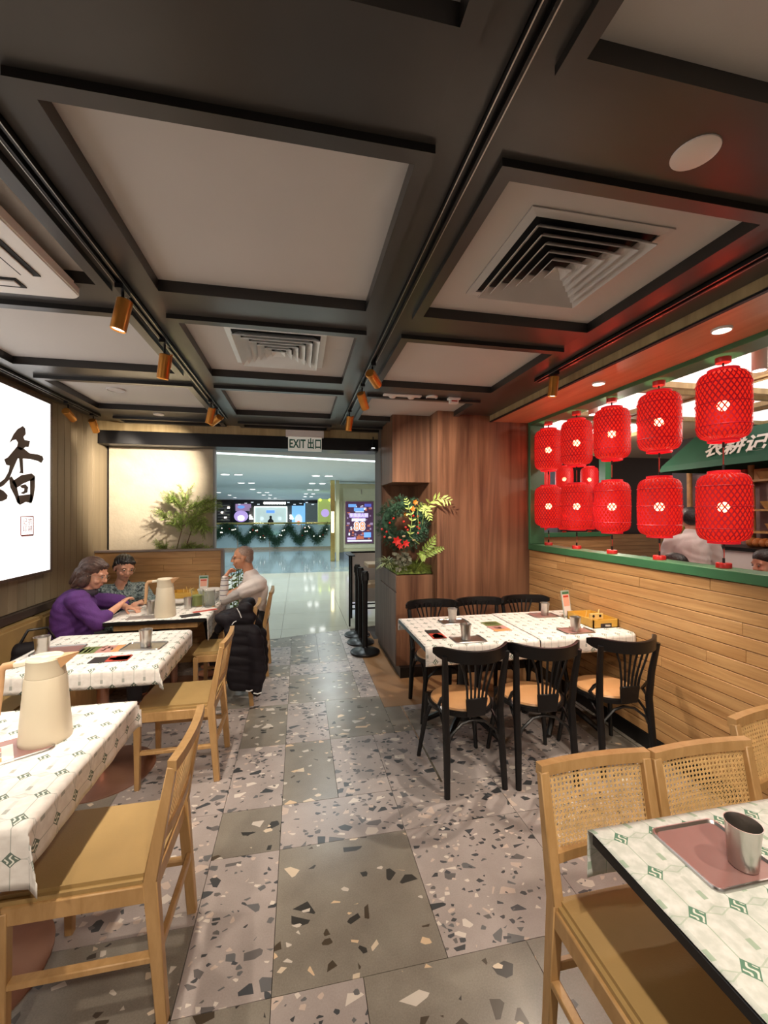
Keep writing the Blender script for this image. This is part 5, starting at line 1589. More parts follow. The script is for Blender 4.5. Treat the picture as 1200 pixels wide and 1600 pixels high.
t = thing('floor_plant', 'dark leafy plant beside the partition end, behind the man', 'plant', (-.70, 4.99, 0))
MB().lathe([(0, 0), (.09, 0), (.115, .22), (.10, .225), (.095, .2), (0, .2)], 20, cap=False).build('pot', m_black, t)
b = MB(); l2 = MB()
for k in range(9):
    x = rp_.uniform(-.05, .07); top = rp_.uniform(.6, 1.16)
    b.tube([(x * .4, 0, .2), (x, rp_.uniform(-.03, .03), top * .7), (x * 1.6, rp_.uniform(-.04, .04), top)], .003, 5)
    for q in range(22):
        z = .3 + (top - .3) * q / 22
        leafquad(l2, V(x * (.5 + z), 0, z), V(rp_.uniform(-1, 1), rp_.uniform(-1, 1), rp_.uniform(-.3, .6)), rp_.uniform(.05, .09), .012, droop=.4)
b.build('stem', m_stem, t); l2.uv = 1; l2.build('foliage', m_leaf, t, smooth=0, kind='stuff', merge=False)

# niche planting and wreath
t = thing('moss_bed', 'green moss mound filling the niche of the pillar', 'moss', (1.13, 4.33, .987))
n = 26; b = MB()
for j in range(n + 1):
    for i in range(n + 1):
        x = -.185 + .37 * i / n; y = -.345 + .69 * j / n
        e = min(1, 6 * min(i / n, 1 - i / n, j / n, 1 - j / n) + .15)
        b.v.append((x, y, e * (.045 + .03 * math.sin(i * 1.3) * math.sin(j * .9) + .02 * rp_.random())))
for j in range(n):
    for i in range(n): b.f.append((j * (n + 1) + i, j * (n + 1) + i + 1, (j + 1) * (n + 1) + i + 1, (j + 1) * (n + 1) + i))
b.build('moss_mound', m_moss, t)
b = MB()
for k in range(5000):
    p = V(rp_.uniform(-.18, .18), rp_.uniform(-.34, .2), rp_.uniform(.03, .085)); leafquad(b, p, rv(1) + V(0, 0, .7), .016, .002)
b.uv = 1; b.build('moss_tufts', M_('moss_tuft', (.17, .22, .03), .8, .4, 30), t, smooth=0, kind='stuff', merge=False)

# wreath: ring of fir tufts tilted towards the room
wc = aty(630, 818, 4.16); t = thing('wreath', 'round fir wreath with red berries, bells and a poinsettia, in the pillar niche', 'wreath', wc)
Mw = Matrix.Rotation(-.16, 4, 'Z')
b1 = MB(); b2 = MB(); rw = .185; rt = .075
for k in range(1500):
    a = rp_.uniform(0, 2 * PI); q = rp_.uniform(0, 2 * PI); rr = rt * math.sqrt(rp_.random())
    c = V((rw + rr * math.cos(q)) * math.cos(a), rr * math.sin(q) * .8, (rw + rr * math.cos(q)) * math.sin(a) * 1.02)
    d = (V(math.cos(a), 0, math.sin(a)) * math.cos(q) + V(0, math.sin(q), 0) + rv(.6)).normalized()
    tgt = b2 if (a > 5.2 or a < 1.1) and rp_.random() < .6 or rp_.random() < .12 else b1
    for m in range(9):
        dd = (d + rv(.75)).normalized(); leafquad(tgt, Mw @ (c + d * .004 * m), Mw @ dd, .026, .0016 if tgt is b1 else .0028, droop=.05)
b1.uv = b2.uv = 1
MB().tube([Mw @ V(rw * math.cos(a), 0, rw * math.sin(a) * 1.02) for a in [2 * PI * k / 32 for k in range(33)]], .04, 8, caps=False).build('wreath_core', m_fir, t)
b1.build('fir_needles', m_fir, t, smooth=0, kind='stuff', merge=False); b2.build('fir_needles', m_firl, t, smooth=0, kind='stuff', merge=False)
m_berry = M_('berry_red', (.60, .03, .02), .2, .05, spec=.8)
for px, py in ((615, 810), (609, 817), (597, 827), (604, 831), (601, 839), (631, 815), (634, 824), (653, 807), (655, 817), (652, 823), (653, 833), (646, 806), (637, 828), (655, 826)):
    p = aty(px, py, 4.075) - wc; MB().ball(p, .0125, 12, 8).build('berry', m_berry, t)
m_poin = M_('poinsettia_red', (.70, .025, .02), .5, .1)
for px, py, s_ in ((620, 845, 1), (634, 849, .8), (625, 853, .7), (649, 785, .6), (645, 795, .6)):
    c = aty(px, py, 4.06) - wc; b = MB()
    for k in range(6):
        a = k * PI / 3 + .3; leafquad(b, c, V(math.cos(a), -.25, math.sin(a)), .055 * s_, .017 * s_, up=(0, -1, 0), droop=.05)
    b.uv = 1; b.build('flower', m_poin if py > 800 else M_('flower_orange', (.75, .22, .02), .5), t, smooth=0, merge=False)
for px, py in ((632, 806),):
    MB().lathe([(.004, .0), (.014, .004), (.019, .02), (.026, .034), (.024, .034), (.0, .01)], 18, o=aty(px, py, 4.07) - wc, M=Matrix.Rotation(-1.9, 4, 'X') @ Matrix.Rotation(PI, 4, 'X') @ Matrix.Rotation(.2, 4, 'Y'), cap=False).build('bell', m_gold, t)
for px, py in ((609, 840), (631, 838), (647, 844)):
    MB().ball(aty(px, py, 4.07) - wc, .014, 8, 6, (1.4, 1, .9)).build('pine_cone', M_('cone', (.50, .36, .22), .7, .4, 60), t)


def frond(name, label, pts, L_, m, cat='fern', w_=.010):
    o = pts[0]; t = thing(name, label, cat, o)
    P = [Vector(p) - o for p in pts]; b = MB(); b.tube(P, [.003 - .002 * i / len(P) for i in range(len(P))], 6); b.build('stem', m_leafl, t)
    for sgn in (-1, 1):
        b = MB(); N_ = 10
        for k in range(N_):
            f = (k + .8) / N_ * (len(P) - 1); i = min(int(f), len(P) - 2); c = P[i].lerp(P[i + 1], f - i)
            if k < 2: continue
            d = (P[i + 1] - P[i]).normalized(); sd = d.cross(V(0, -1, 0)).normalized() * sgn
            l_ = L_ * math.sin(PI * (.18 + .75 * k / N_))
            leafquad(b, c, d * .75 + sd * .9 + V(0, -.15, 0), l_, w_ * (l_ / L_) + .002, up=(0, -1, 0), droop=.12)
        b.uv = 1; b.build('leaflets', m, t, smooth=0, merge=False)
    return t


frond('fern_frond', 'bright lime fern frond arching right over the walnut panel', [aty(660, 822, 4.10), aty(662, 800, 3.98), aty(672, 785, 3.85), aty(688, 778, 3.78), aty(703, 783, 3.75)], .10, m_leafl, w_=.012)
frond('fern_frond', 'bright fern frond hanging down over the right side of the wreath', [aty(655, 832, 4.10), aty(652, 798, 3.98), aty(660, 790, 3.9), aty(668, 800, 3.86), aty(672, 812, 3.84)], .07, m_leafl)
frond('fern_frond', 'pale fern frond curving down through the middle of the wreath', [aty(655, 850, 4.05), aty(640, 838, 4.0), aty(644, 812, 3.98), aty(638, 790, 3.98), aty(634, 780, 4.0)], .06, m_leafl, w_=.008)
frond('fern_frond', 'dark green fern leaning right below the wreath', [aty(650, 880, 4.10), aty(660, 862, 4.0), aty(672, 850, 3.94), aty(682, 838, 3.92)], .075, m_leaf, w_=.012)
frond('fern_frond', 'green fern pointing right just above the moss', [aty(655, 885, 4.08), aty(665, 868, 3.96), aty(678, 860, 3.9), aty(692, 856, 3.86)], .06, m_leaf, w_=.012)
frond('fern_frond', 'small green fern hanging over the edge of the moss bed', [aty(650, 878, 4.05), aty(655, 864, 3.95), aty(660, 866, 3.9), aty(661, 876, 3.88)], .05, m_leaf, w_=.012)
t = thing('spider_plant', 'narrow leaved plant spilling over the left edge of the niche', 'plant', aty(606, 880, 4.25))
b = MB(); o = aty(606, 880, 4.25)
for k in range(140):
    a = rp_.uniform(0, 2 * PI); e = V(math.cos(a), math.sin(a) * .7, rp_.uniform(-.1, 1.0)).normalized(); l_ = rp_.uniform(.10, .20)
    p = V(0, 0, 0)
    for s_ in range(3):
        q = p + e * l_ / 3; s2 = e.cross(V(0, 0, 1)).normalized() * (.006 - .0018 * s_); s3 = e.cross(V(0, 0, 1)).normalized() * (.006 - .0018 * (s_ + 1)); i = len(b.v)
        b.v += [tuple(p - s2), tuple(p + s2), tuple(q + s3), tuple(q - s3)]; b.f.append((i, i + 1, i + 2, i + 3)); p = q; e = (e + V(0, 0, -.45)).normalized()
b.uv = 1; b.build('leaves', M_('spider_leaf', (.34, .40, .20), .5, .3, 30), t, smooth=0, kind='stuff', merge=False)
o = aty(627, 880, 4.02); t = thing('foliage_plant', 'dark purplish round leaved plant at the front of the moss bed', 'plant', o)
b = MB()
for k in range(60):
    c = V(rp_.uniform(-.06, .07), rp_.uniform(-.03, .05), rp_.uniform(-.05, .09)); leafquad(b, c, rv(1) + V(0, -.5, .2), .05, .022, up=(0, -1, 0))
b.uv = 1; b.build('leaves', M_('purple_leaf', (.15, .16, .11), .5, .3, 20), t, smooth=0, kind='stuff', merge=False)

# ================================================================== HALL OUTSIDE: RAILING, KIOSK, SHOP FRONTS
YR = 19.0
t = thing('balustrade', 'glass balustrade with a brass handrail across the far side of the hall', 'railing', (0, YR, 0))
MB().tube([(-8, 0, 1.15), (1.5, 0, 1.15)], .045, 10).build('handrail', m_gold, t)
MB().box(-8, 1.5, -.03, .03, -.012, .10).build('base_rail', m_rail, t, smooth=0)
m_pane = M_('pale_glass', (.45, .62, .68), .15, .02, alpha=.75)
for k in range(7): MB().box(-8 + k * 1.35, -8 + k * 1.35 + 1.32, -.01, .01, .10, 1.08).build('glass_pane', m_pane, t, smooth=0)
for k in range(8): MB().box(-8 + k * 1.35 - .025, -8 + k * 1.35 + .005, -.02, .02, 0, 1.1).build('post', m_rail, t, smooth=0)
t = thing('garland', 'fir garland with white and red baubles draped along the balustrade', 'garland', (0, YR - .10, 0))
b = MB(); cp = []
swag = [(-5.2, .98), (-4.6, .45), (-4.0, .95), (-3.45, .72), (-3.1, 1.0), (-2.8, .92), (-2.3, .40), (-1.85, .93), (-1.55, .62), (-1.42, .95), (-1.0, .35), (-.45, .98), (.02, .38), (.35, .92), (.8, .45), (1.3, .98)]
for (x0, z0), (x1, z1) in zip(swag[:-1], swag[1:]):
    for k in range(8): f = k / 8; f2 = f * f * (3 - 2 * f); cp.append((x0 + (x1 - x0) * f, z0 + (z1 - z0) * f2))
for x, z in cp:
    for q in range(130):
        c = V(x + rp_.gauss(0, .07), rp_.uniform(-.10, .03), z + rp_.gauss(-.02, .10)); leafquad(b, c, rv(1), .085, .012)
b.uv = 1; b.build('fir_needles', m_fir, t, smooth=0, kind='stuff', merge=False)
m_bw = emi('fairy_light', (1, .95, .85), 1.2)
for k in range(44):
    x, z = cp[rp_.randrange(len(cp))]; MB().ball((x + rp_.uniform(-.08, .08), -.13, z + rp_.uniform(-.12, .12)), .026, 8, 6).build('bauble', m_bw if k % 4 else m_berry, t)

YK = 14.4
t = thing('kiosk_wall', 'cream panelled wall at the right of the hall, carrying the lit poster', 'wall panel', (0, YK, 0))
MB().box(1.25, 4.2, 0, .3, .26, 2.62).build('cream_panel', m_cream, t, bevel=.01)
MB().box(1.5, 4.2, -.015, 0, .38, 2.45).build('inset_panel', M_('cream_light', (.68, .66, .46), .5, .03), t, bevel=.005)
MB().box(1.25, 4.2, .02, .3, 0, .26).build('plinth', M_('kiosk_grey', (.30, .34, .40), .4), t, smooth=0)
MB().lathe([(0, .26), (.18, .26), (.18, 2.0), (0, 2.0)], 20, o=(1.32, -.02, 0), cap=False).build('half_round', m_cream, t)
MB().box(2.12, 2.16, -.03, .0, 2.25, 2.42).build('hook', m_rail, t, smooth=0)
t = thing('gilded_column', 'slim gilded column glowing beside the cream kiosk wall', 'column', (1.10, 13.95, 0))
MB().box(-.07, .07, -.07, .07, 0, 2.69).build('shaft', m_gold, t, bevel=.01)
MB().box(-.045, .045, -.085, -.07, .95, 1.65).build('lit_strip', emi('warm_strip', (1, .85, .45), 3.5), t, smooth=0)
MB().box(.12, .22, -.05, .05, 0, 2.69).build('side_post', m_cream, t, smooth=0)
# poster screen
p0 = aty(540, 849, YK - .03); p1 = aty(583, 784, YK - .03)
t = thing('poster_screen', 'tall lit advertising screen with the number 88 on the cream wall', 'screen', (p0.x, YK - .03, p0.z))
w_, h_ = p1.x - p0.x, p1.z - p0.z
MB().box(-.03, w_ + .03, 0, .03, -.03, h_ + .03).build('frame', m_rail, t, smooth=0)
MB().box(0, w_, -.008, 0, 0, h_).build('screen', emi('screen_dark', (.05, .02, .05), 1), t, smooth=0)
cs = [emi('s_' + n, c, .75) for n, c in (('blue', (.18, .42, .95)), ('white', (.85, .9, 1)), ('lilac', (.55, .40, .85)), ('rust', (.45, .12, .06)), ('salmon', (.95, .35, .18)), ('indigo', (.10, .12, .55)), ('mauve', (.30, .22, .35)))]


def patch(a, b_, c, d, k, lift=.001):
    MB().box(w_ * a, w_ * b_, -.008 - lift, -.008, h_ * c, h_ * d).build('print', cs[k], t, smooth=0)


rq = random.Random(3)
for k in range(46):
    a = rq.uniform(.02, .9); c = rq.uniform(.08, .9); patch(a, min(.99, a + rq.uniform(.03, .12)), c, min(.98, c + rq.uniform(.015, .06)), rq.choice((3, 6, 6, 1, 3)), .0008)
patch(.10, .38, .87, .94, 0, .002); patch(.68, .93, .88, .95, 5, .002); patch(.30, .66, .77, .85, 0, .002); patch(.35, .66, .745, .765, 1, .002)
patch(.14, .82, .62, .72, 2, .002); patch(.22, .72, .53, .60, 1, .002); patch(.66, .92, .14, .26, 0, .002); patch(.40, .66, .10, .17, 3, .002); patch(.06, .36, .09, .14, 2, .002); patch(.06, .95, .04, .075, 1, .002)
textmesh('午市双人锅', .15, 'lettering', cs[1], t, (w_ * .48, -.013, h_ * .67), (PI / 2, 0, 0), .001, .85)
textmesh('全线优惠', .13, 'lettering', cs[2], t, (w_ * .47, -.013, h_ * .565), (PI / 2, 0, 0), .001, .85)
textmesh('88', .42, 'number_border', cs[1], t, (w_ * .50, -.013, h_ * .40), (PI / 2, 0, 0), .001, .95, bold=.025)
textmesh('88', .42, 'number', cs[4], t, (w_ * .50, -.018, h_ * .40), (PI / 2, 0, 0), .001, .95, bold=.005)
textmesh('$', .16, 'lettering', cs[1], t, (w_ * .20, -.018, h_ * .36), (PI / 2, 0, 0), .001)

# far shop fronts, 35 m away
YF = 35.6


def shop(name, label, x0, x1, z0, z1, m, cat='shop front'):
    t = thing(name, label, cat, (x0, YF, z0)); MB().box(0, x1 - x0, 0, .3, 0, z1 - z0).build('panel', m, t, smooth=0); return t


def PX(x, y): return aty(x, y, YF)


t = shop('shelf_shop', 'far shop with rows of dark shelves, leftmost beyond the balustrade', PX(341, 0).x, PX(361, 0).x, 0, 2.45, M_('shelf_dark', (.09, .08, .09), .5))
for k in range(9): MB().box(.05, PX(361, 0).x - PX(341, 0).x - .05, -.1, 0, .3 + k * .24, .34 + k * .24).build('shelf', m_paper, t, smooth=0)
for k in range(6): MB().box(.3 + (k % 3) * .25, .45 + (k % 3) * .25, -.12, -.1, 1.0 + .2 * k, 1.1 + .2 * k).build('lit_item', m_lens if k % 2 else m_cream, t, smooth=0)
t = shop('neon_shop', 'far dark shop front with a round purple and white neon figure', PX(366, 0).x, PX(390, 0).x, 0, 2.45, M_('navy', (.02, .03, .06), .4))
cx = (PX(390, 0).x - PX(366, 0).x) / 2
MB().ball((cx, -.05, 1.35), .55, 20, 10, (1, .1, .85)).build('neon_body', cs[2], t)
MB().ball((cx, -.12, 1.2), .25, 16, 8, (1, .1, .8)).build('neon_face', m_lensw, t)
MB().ball((cx, -.05, 2.1), .18, 12, 8, (1.6, .1, .7)).build('neon_star', cs[0], t)
MB().box(cx - .6, cx + .6, -.05, 0, .45, .6).build('neon_bar', cs[0], t, smooth=0)
for k in range(14): MB().box(rq.uniform(0, 1.3), rq.uniform(0, 1.3) + .12, -.04, 0, rq.uniform(1.7, 2.3), 2.35).build('leaf_print', cs[6], t, smooth=0) if k < 3 else None
a, c = PX(398, 792), PX(448, 823)
t = shop('lit_shop', 'far brightly lit white shop front in the middle beyond the balustrade', a.x, c.x, .45, a.z, emi('shop_glow', (.55, .68, .66), .75))
W3 = c.x - a.x; H3 = a.z - .45
fr = MB(); fr.box(-.03, W3 + .03, -.06, -.01, H3, H3 + .06); fr.box(-.03, W3 + .03, -.06, -.01, 0, .07); fr.box(-.05, 0, -.06, -.01, 0, H3); fr.box(W3, W3 + .05, -.06, -.01, 0, H3)
fr.build('glowing_frame', emi('shop_frame', (.85, 1, .95), 1.6), t, smooth=0)
for q in (.22, .78): MB().lathe([(.10, -.02), (.13, -.02), (.13, .02), (.10, .02)], 16, o=(W3 * q, -.05, H3 * .42), M=Matrix.Rotation(PI / 2, 4, 'X'), cap=False).build('display_ring', cs[1], t)
MB().box(W3 * .36, W3 * .62, -.05, 0, H3 * .70, H3 * .84).build('sign_board', cs[0], t, smooth=0)
MB().box(-1.6, W3 + 1.4, -.03, 0, H3 + .12, H3 + .60).build('dark_header', M_('header_dark', (.03, .03, .035), .4), t, smooth=0)
for k in range(9): MB().box(W3 * .28 + k * .2, W3 * .28 + k * .2 + .15, -.06, -.03, H3 + .24, H3 + .42).build('white_sign', m_lensw, t, smooth=0)
for k in range(10): MB().box(-1.3 + k * .5 + (1.4 if k > 3 else 0), -1.1 + k * .5 + (1.4 if k > 3 else 0), -.05, -.03, H3 + .2 + .08 * (k % 3), H3 + .26 + .08 * (k % 3)).build('leaf_print', cs[1], t, smooth=0)
for q in (-.42, W3 + .25):
    for k in range(3): MB().box(q, q + .3 - .08 * k, -.05, 0, H3 * .4 + k * .14, H3 * .4 + .08 + k * .14).build('white_mark', m_lensw, t, smooth=0)
a, c = PX(456, 786), PX(477, 830)
t = shop('blue_display', 'far tall pale blue display panel with a white drop shape', a.x, c.x, c.z, a.z, emi('blue_glow', (.22, .50, .80), .9))
W4 = c.x - a.x
MB().ball((W4 / 2, -.03, .95), .30, 16, 10, (1, .1, 1.6)).build('drop', cs[1], t)
MB().ball((W4 / 2, -.08, .72), .16, 12, 8, (1, .1, 1)).build('drop_core', cs[4], t)
t = shop('green_display', 'yellow green lit banner beside the gilded column', aty(497, 772, 21).x, aty(519, 772, 21).x, -.4, 2.30, emi('lime_glow', (.36, .44, .13), .62)); t.location.y = 21
MB().ball(((aty(519, 772, 21).x - aty(497, 772, 21).x) / 2, -.03, 2.0), .20, 14, 8, (1, .1, 1)).build('violet_disc', cs[2], t)
for q in (.10, .58): MB().ball((q, -.05, 2.66), .07, 10, 6).build('lamp', emi('lime_lamp', (.8, 1, .1), 2) if 'lime_lamp' not in bpy.data.materials else bpy.data.materials['lime_lamp'], t)
t = shop('grey_shop_wall', 'plain grey wall between the blue display and the green banner', PX(479, 0).x, PX(496, 0).x + 1, 0, 2.45, M_('shop_grey', (.32, .34, .34), .5))
# passer-by
t = thing('person', 'dark clothed passer-by with long black hair, far away before the white shop', 'person', (PX(424, 0).x * 34 / 35.6, 34.0, -.35))
blob([('c', (0, 0, .9), (0, 0, 1.35), .15, .17), ('c', (-.16, 0, 1.35), (-.22, .05, .9), .06, .05), ('c', (.16, 0, 1.35), (.22, .05, .9), .06, .05), ('c', (-.09, 0, .9), (-.1, 0, .06), .10, .06), ('c', (.09, 0, .9), (.1, 0, .06), .10, .06),
      ('c', (0, 0, 1.4), (0, 0, 1.55), .05, .05), ('e', (0, -.01, 1.62), (.08, .095, .115)), ('c', (-.22, .05, .9), (-.2, -.03, .75), .035, .03), ('c', (.22, .05, .9), (.2, -.03, .75), .035, .03)], .02, 'body', m_dark, t)
blob([('e', (0, .02, 1.65), (.10, .10, .11)), ('c', (0, .05, 1.6), (0, .07, 1.4), .09, .07)], .02, 'hair', m_hairk, t)
t = thing('neon_sign', 'small green neon sign behind the garland', 'sign', (PX(428, 0).x * 20.5 / 35.6, 20.5, .55))
for q in (-.2, .2): MB().box(q, q + .03, .0, .03, -.95, .05).build('leg', m_black, t, smooth=0)
for k in range(5): MB().box(k * .11 - .22, k * .11 - .15, -.02, .02, .0, .16 + .1 * (k % 2)).build('neon_stroke', emi('neon_green', (.05, .9, .15), 1.2) if k == 0 else bpy.data.materials['neon_green'], t, smooth=0)

# black framed panel table and shelf left of the pillar
t = thing('framed_screen', 'black metal frame with a pale panel standing beyond the barrier posts', 'screen', (0, 6.3, 0))
b = MB()
for x in (.772, 1.9): b.box(x, x + .025, 0, .025, 0, 1.01)
b.box(.772, 1.925, 0, .025, .99, 1.015); b.box(.772, 1.925, 0, .02, .20, .22); b.box(.772, 1.925, 0, .02, .13, .15); b.box(.69, .715, -.45, -.43, 0, 1.0); b.box(.69, .78, -.45, 0.02, .985, 1.0)
b.build('black_frame', m_black, t, smooth=0)
MB().box(.797, 1.90, .006, .018, .24, .99).build('pale_panel', M_('pale_panel', (.62, .58, .56), .5), t, smooth=0)
for z, x0 in ((.88, 1.0), (.60, .93)):
    t = thing('wall_shelf', 'pale wooden shelf end showing left of the pillar, %s one' % ('upper' if z > .8 else 'lower'), 'shelf', (0, 0, 0))
    MB().box(x0 - .05, 1.6, 5.75, 6.15, z - .05, z).build('shelf_board', M_('pale_beech', (.55, .42, .28), .5), t, smooth=0)
    MB().box(1.3, 1.36, 5.9, 5.96, 0, z - .05).build('leg', m_black, t, smooth=0)

# ================================================================== SECOND ROOM CONTENTS
t = thing('awning', 'green fabric awning with white lettering over the open kitchen', 'awning', (0, 0, 0))
b = MB()
b.v = [(4.90, 1.2, 2.16), (4.90, 4.90, 2.16), (5.0, 1.2, 2.30), (5.0, 4.86, 2.30), (5.12, 1.2, 2.60), (5.12, 4.55, 2.60), (5.70, 1.2, 2.62), (5.70, 4.55, 2.62), (5.70, 4.9, 2.16), (5.70, 1.2, 2.16)]
b.v[2] = (4.93, 1.2, 2.24); b.v[3] = (4.93, 4.88, 2.24)
b.f = [(0, 1, 3, 2), (2, 3, 5, 4), (4, 5, 7, 6), (1, 8, 7, 5, 3), (0, 2, 4, 6, 9), (9, 6, 7, 8)]
b.build('canopy', m_awn, t, smooth=0)
tm = textmesh('农耕记', .235, 'lettering', m_text, t, (4.975, 3.93, 2.37), (math.radians(62), 0, -PI / 2), .002, 1.0, bold=.006)
t = thing('kitchen_backdrop', 'rustic market backdrop of shelves and baskets under the green awning', 'shelving', (0, 0, 0))
MB().box(5.70, 5.74, .8, 5.2, 1.0, 2.15).build('backdrop', M_('market_mauve', (.22, .15, .14), .6, .4, 4), t, smooth=0)
m_bam = M_('bamboo', (.50, .28, .10), .5, .2, 12)
for y in (5.05, 4.2, 3.35, 2.5): MB().tube([(5.60, y, 1.0), (5.60, y + .02, 2.2)], .035, 10).build('bamboo_pole', m_bam, t)
for z in (1.35, 1.62, 1.98): MB().box(5.45, 5.70, 2.5, 4.2, z, z + .025).build('shelf', m_bam, t, smooth=0)
MB().box(5.55, 5.69, 4.25, 4.75, 1.95, 2.15).build('red_crate', p_red, t, smooth=0)
MB().box(5.55, 5.69, 3.7, 4.15, 2.0, 2.14).build('wooden_crate', m_bam, t, smooth=0)
for y, z, lab in ((4.0, 2.01, 'wicker basket on the top kitchen shelf'), (3.95, 1.65, 'wicker basket on the middle kitchen shelf'), (3.5, 1.65, 'wicker basket at the right of the middle kitchen shelf'), (3.9, 1.38, 'wicker basket on the lowest kitchen shelf')):
    t = thing('wicker_basket', lab, 'basket', (5.56, y, z))
    MB().lathe([(0, 0), (.07, 0), (.11, .08), (.115, .09), (.10, .085), (.06, .01), (0, .01)], 18, cap=False).build('basket_body', m_bam, t)
t = thing('kitchen_counter', 'white fronted counter of the open kitchen', 'counter', (0, 0, 0))
MB().box(5.0, 5.5, .8, 4.9, 0, 1.16).build('counter_body', m_white, t, smooth=0)
MB().box(4.97, 5.52, .8, 4.92, 1.16, 1.20).build('worktop', m_black, t, smooth=0)
for k in range(9):
    t = thing('bread_loaf', 'brown bread loaf on the kitchen counter, %s in the row' % ['rightmost', 'second from the right', 'third from the right', 'fourth from the right', 'middle one', 'fourth from the left', 'third from the left', 'second from the left', 'leftmost'][k], 'bread', (5.2, 3.35 + k * .07, 1.20), 0, 'bread loaves on the kitchen counter')
    MB().ball((0, 0, .055), .05, 12, 8, (1.7, .7, 1.1)).build('loaf', M_('bread', (.50, .18, .05), .5, .3, 20) if k == 0 else bpy.data.materials['bread'], t)
t = thing('hanging_basket', 'basket with a hooped handle and green leaves on the kitchen counter', 'basket', (5.1, 4.55, 1.20))
MB().lathe([(0, 0), (.13, 0), (.17, .14), (.16, .14), (.11, .01), (0, .01)], 20, cap=False).build('basket_body', m_bam, t)
MB().tube([(0, .16 * math.cos(a), .13 + .24 * math.sin(a)) for a in [PI * k / 12 for k in range(13)]], .012, 6).build('hoop', m_bam, t)
b = MB()
for k in range(160): leafquad(b, V(rp_.uniform(-.1, .1), rp_.uniform(-.13, .13), rp_.uniform(.12, .26)), rv(1) + V(0, 0, .3), .06, .02)
b.uv = 1; b.build('leaves', m_leafl, t, smooth=0, kind='stuff', merge=False)

# booth and table in the second room
t = thing('booth_partition', 'low wooden booth back at the far end of the second room', 'partition', (0, 0, 0))
MB().box(5.0, 8.2, 7.0, 7.08, 0, 1.18).build('core', m_plankx, t, smooth=0)
for k in range(15): MB().box(5.0, 8.2, 6.985, 7.0, .10 + k * .072, .169 + k * .072).build('plank', m_plankx, t, smooth=0)
t = thing('annex_table', 'table under a white cloth at the far end of the second room', 'table', (5.85, 6.1, 0))
MB().box(-.55, .65, -.38, .38, .72, .76).build('tabletop', m_black, t, smooth=0)
MB().lathe([(.25, 0), (.25, .02), (.03, .05), (.03, .72)], 20).build('pedestal', m_black, t)
o = MB().box(-.57, .67, -.40, .40, .761, .765).build('tablecloth', m_paper, None, smooth=0, loc=(5.85, 6.1, 0)); tag(o, 'plain looking white cloth on the far table of the second room', 'tablecloth')
for x, y, lab in ((5.6, 6.15, 'steel cup at the left on the far table of the second room'), (5.75, 6.05, 'second steel cup on the far table of the second room'), (6.1, 6.1, 'steel cup at the right on the far table of the second room')): cup(lab, x, y, .766, 1.05)
menu_stand('white menu stand at the left end of the far table of the second room', 5.42, 6.2, 0, .14).location.z = .766

# staff seen from behind, and two seated patrons
c0 = atx(1080, 840, 4.25)
t = thing('person', 'kitchen worker in a pale shirt with blue gloves, seen from behind', 'person', (4.25, c0.y, 0), math.radians(-35))
bd = [('c', (0, 0, .88), (0, .0, 1.22), .13, .15), ('c', (-.17, 0, 1.30), (.17, 0, 1.30), .06, .06), ('c', (0, 0, 1.32), (0, .03, 1.44), .06, .048), ('c', (-.19, 0, 1.28), (-.25, .06, 1.03), .05, .04), ('c', (.19, 0, 1.28), (.26, .06, 1.03), .05, .04),
      ('c', (-.25, .06, 1.03), (-.20, .28, 1.02), .04, .03), ('c', (.26, .06, 1.03), (.20, .28, 1.02), .04, .03), ('c', (-.09, 0, .86), (-.10, 0, .08), .095, .05), ('c', (.09, 0, .86), (.10, 0, .08), .095, .05)]
Mh = headM(V(0, .05, 1.53), (0, 1, -.35))
blob(bd + head_parts(Mh), .009, 'body', m_skin, t)
blob([('c', (0, 0, .84), (0, 0, 1.22), .17, .17), ('c', (-.17, 0, 1.28), (.17, 0, 1.28), .085, .085), ('c', (0, 0, 1.25), (0, .01, 1.36), .12, .075), ('c', (-.19, 0, 1.27), (-.25, .06, 1.03), .075, .058), ('c', (.19, 0, 1.27), (.26, .06, 1.03), .075, .058), ('c', (-.25, .06, 1.03), (-.21, .22, 1.02), .056, .045), ('c', (.26, .06, 1.03), (.21, .22, 1.02), .056, .045)],
     .011, 'shirt', m_whitet, t, 5, folds(.006, 28))
blob([('c', (-.09, 0, .88), (-.10, 0, .08), .12, .07), ('c', (.09, 0, .88), (.10, 0, .08), .12, .07)], .014, 'trousers', m_dark, t)
blob([('e', Mh @ V(0, -.02, .05), (.095, .105, .085)), ('e', Mh @ V(0, -.07, .0), (.088, .06, .09))], .009, 'hair', m_hairk, t)
m_glove = M_('blue_glove', (.08, .28, .75), .4, .05)
blob(hand_parts(V(-.20, .27, 1.02), V(0, 1, 0), V(0, 0, -1), .8) + hand_parts(V(.20, .27, 1.02), V(0, 1, 0), V(0, 0, -1), .8, thumb=-1), .006, 'gloves', m_glove, t)


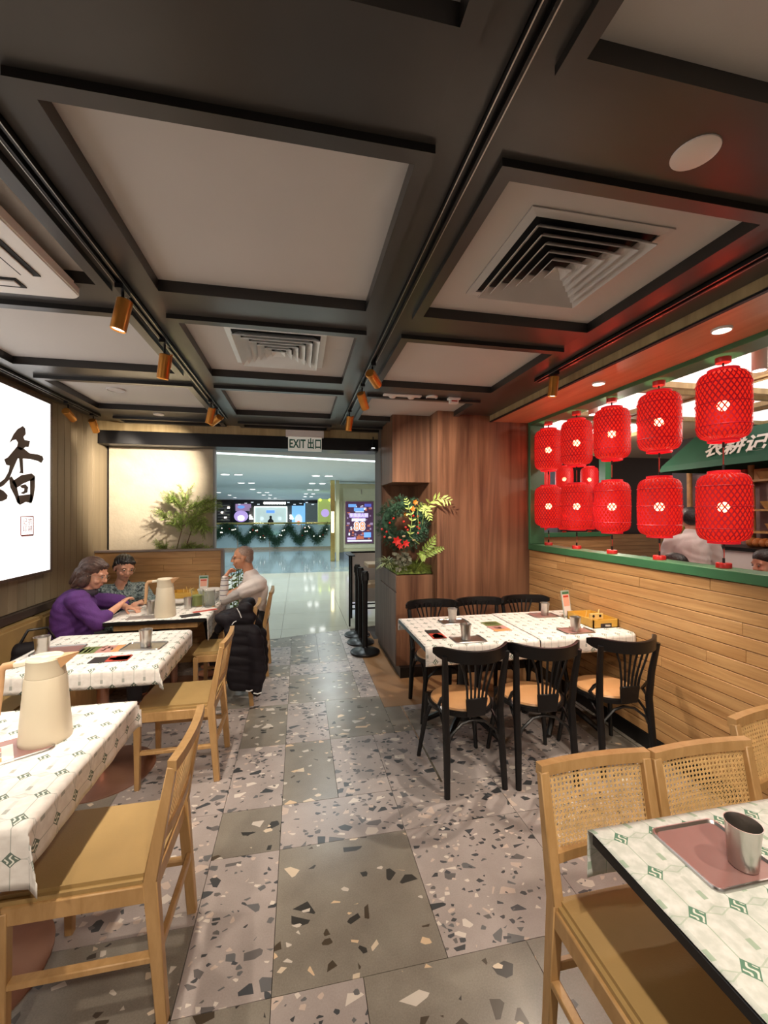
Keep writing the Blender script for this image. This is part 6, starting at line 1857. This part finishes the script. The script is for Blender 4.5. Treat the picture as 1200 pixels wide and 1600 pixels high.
def patron(label, x, y, ztop, rz, shirt):
    t = thing('person', label, 'person', (x, y, 0), rz)
    dz = ztop - 1.27
    Mh = headM(V(0, .02, 1.15 + dz), (0, 1, -.25))
    blob([('c', (0, -.02, .55), (0, 0, .90 + dz), .12, .11), ('c', (-.16, 0, .95 + dz), (.16, 0, .95 + dz), .055, .055), ('c', (0, 0, .96 + dz), (0, .01, 1.06 + dz), .055, .048), ('c', (-.18, 0, .93 + dz), (-.21, .12, .72), .045, .038), ('c', (.18, 0, .93 + dz), (.21, .12, .72), .045, .038),
          ('c', (-.21, .12, .72), (-.12, .33, .80), .036, .026), ('c', (.21, .12, .72), (.12, .33, .80), .036, .026), ('c', (-.09, 0, .54), (-.1, .42, .53), .08, .06), ('c', (.09, 0, .54), (.1, .42, .53), .08, .06), ('c', (-.1, .42, .53), (-.1, .42, .06), .055, .04), ('c', (.1, .42, .53), (.1, .42, .06), .055, .04)]
         + head_parts(Mh) + hand_parts(V(-.12, .33, .80), V(.2, 1, 0), V(0, 0, -1), .8) + hand_parts(V(.12, .33, .80), V(-.2, 1, 0), V(0, 0, -1), .8, thumb=-1), .009, 'body', m_skin, t)
    blob([('c', (0, -.02, .52), (0, 0, .88 + dz), .155, .145), ('c', (-.16, 0, .93 + dz), (.16, 0, .93 + dz), .08, .08), ('c', (-.18, 0, .93 + dz), (-.21, .12, .72), .07, .055), ('c', (.18, 0, .93 + dz), (.21, .12, .72), .07, .055)], .012, 'pullover', shirt, t)
    T = lambda a, b_, c: Mh @ V(a, b_, c)
    blob([('e', T(0, -.024, .052), (.088, .100, .080)), ('e', T(0, -.065, -.01), (.086, .062, .09))], .008, 'hair', m_hairk, t)
    face_bits(Mh, t)
    s = thing('stool', 'round stool under the patron %s' % ('at the right edge' if x > 3.3 else 'below the lanterns'), 'stool', (x, y - .0, 0), rz)
    MB().lathe([(0, .40), (.17, .40), (.17, .43), (0, .43)], 20, cap=False).build('seat', m_black, s)
    MB().lathe([(.15, 0), (.15, .02), (.03, .04), (.03, .40)], 16).build('post', m_black, s)


q1 = atz(1056, 867, 1.25); patron('patron with black hair, only the crown showing over the green sill', q1.x, q1.y, 1.25, 1.2, m_dark)
q2 = atz(1190, 861, 1.26); patron('patron at the right edge behind the sill, forehead and black hair showing', q2.x + .06, q2.y, 1.26, 1.35, m_whitet)
# small fittings on the ceiling of the second room
t = thing('cylinder_downlight', 'white cylinder downlight hanging in the second room, upper right', 'downlight', atz(1187, 575, 2.52)); t.location.z = 2.60
MB().lathe([(0, -.10), (.04, -.10), (.04, .06), (0, .06)], 20, cap=False).build('housing', m_white, t); MB().lathe([(0, -.101), (.034, -.101)], 16, cap=False).build('lens', m_lensw, t)
t = thing('cylinder_downlight', 'white cylinder downlight in the second room, behind the third lantern', 'downlight', atz(927, 645, 2.52)); t.location.z = 2.60
MB().lathe([(0, -.10), (.04, -.10), (.04, .06), (0, .06)], 20, cap=False).build('housing', m_white, t); MB().lathe([(0, -.101), (.034, -.101)], 16, cap=False).build('lens', m_lensw, t)
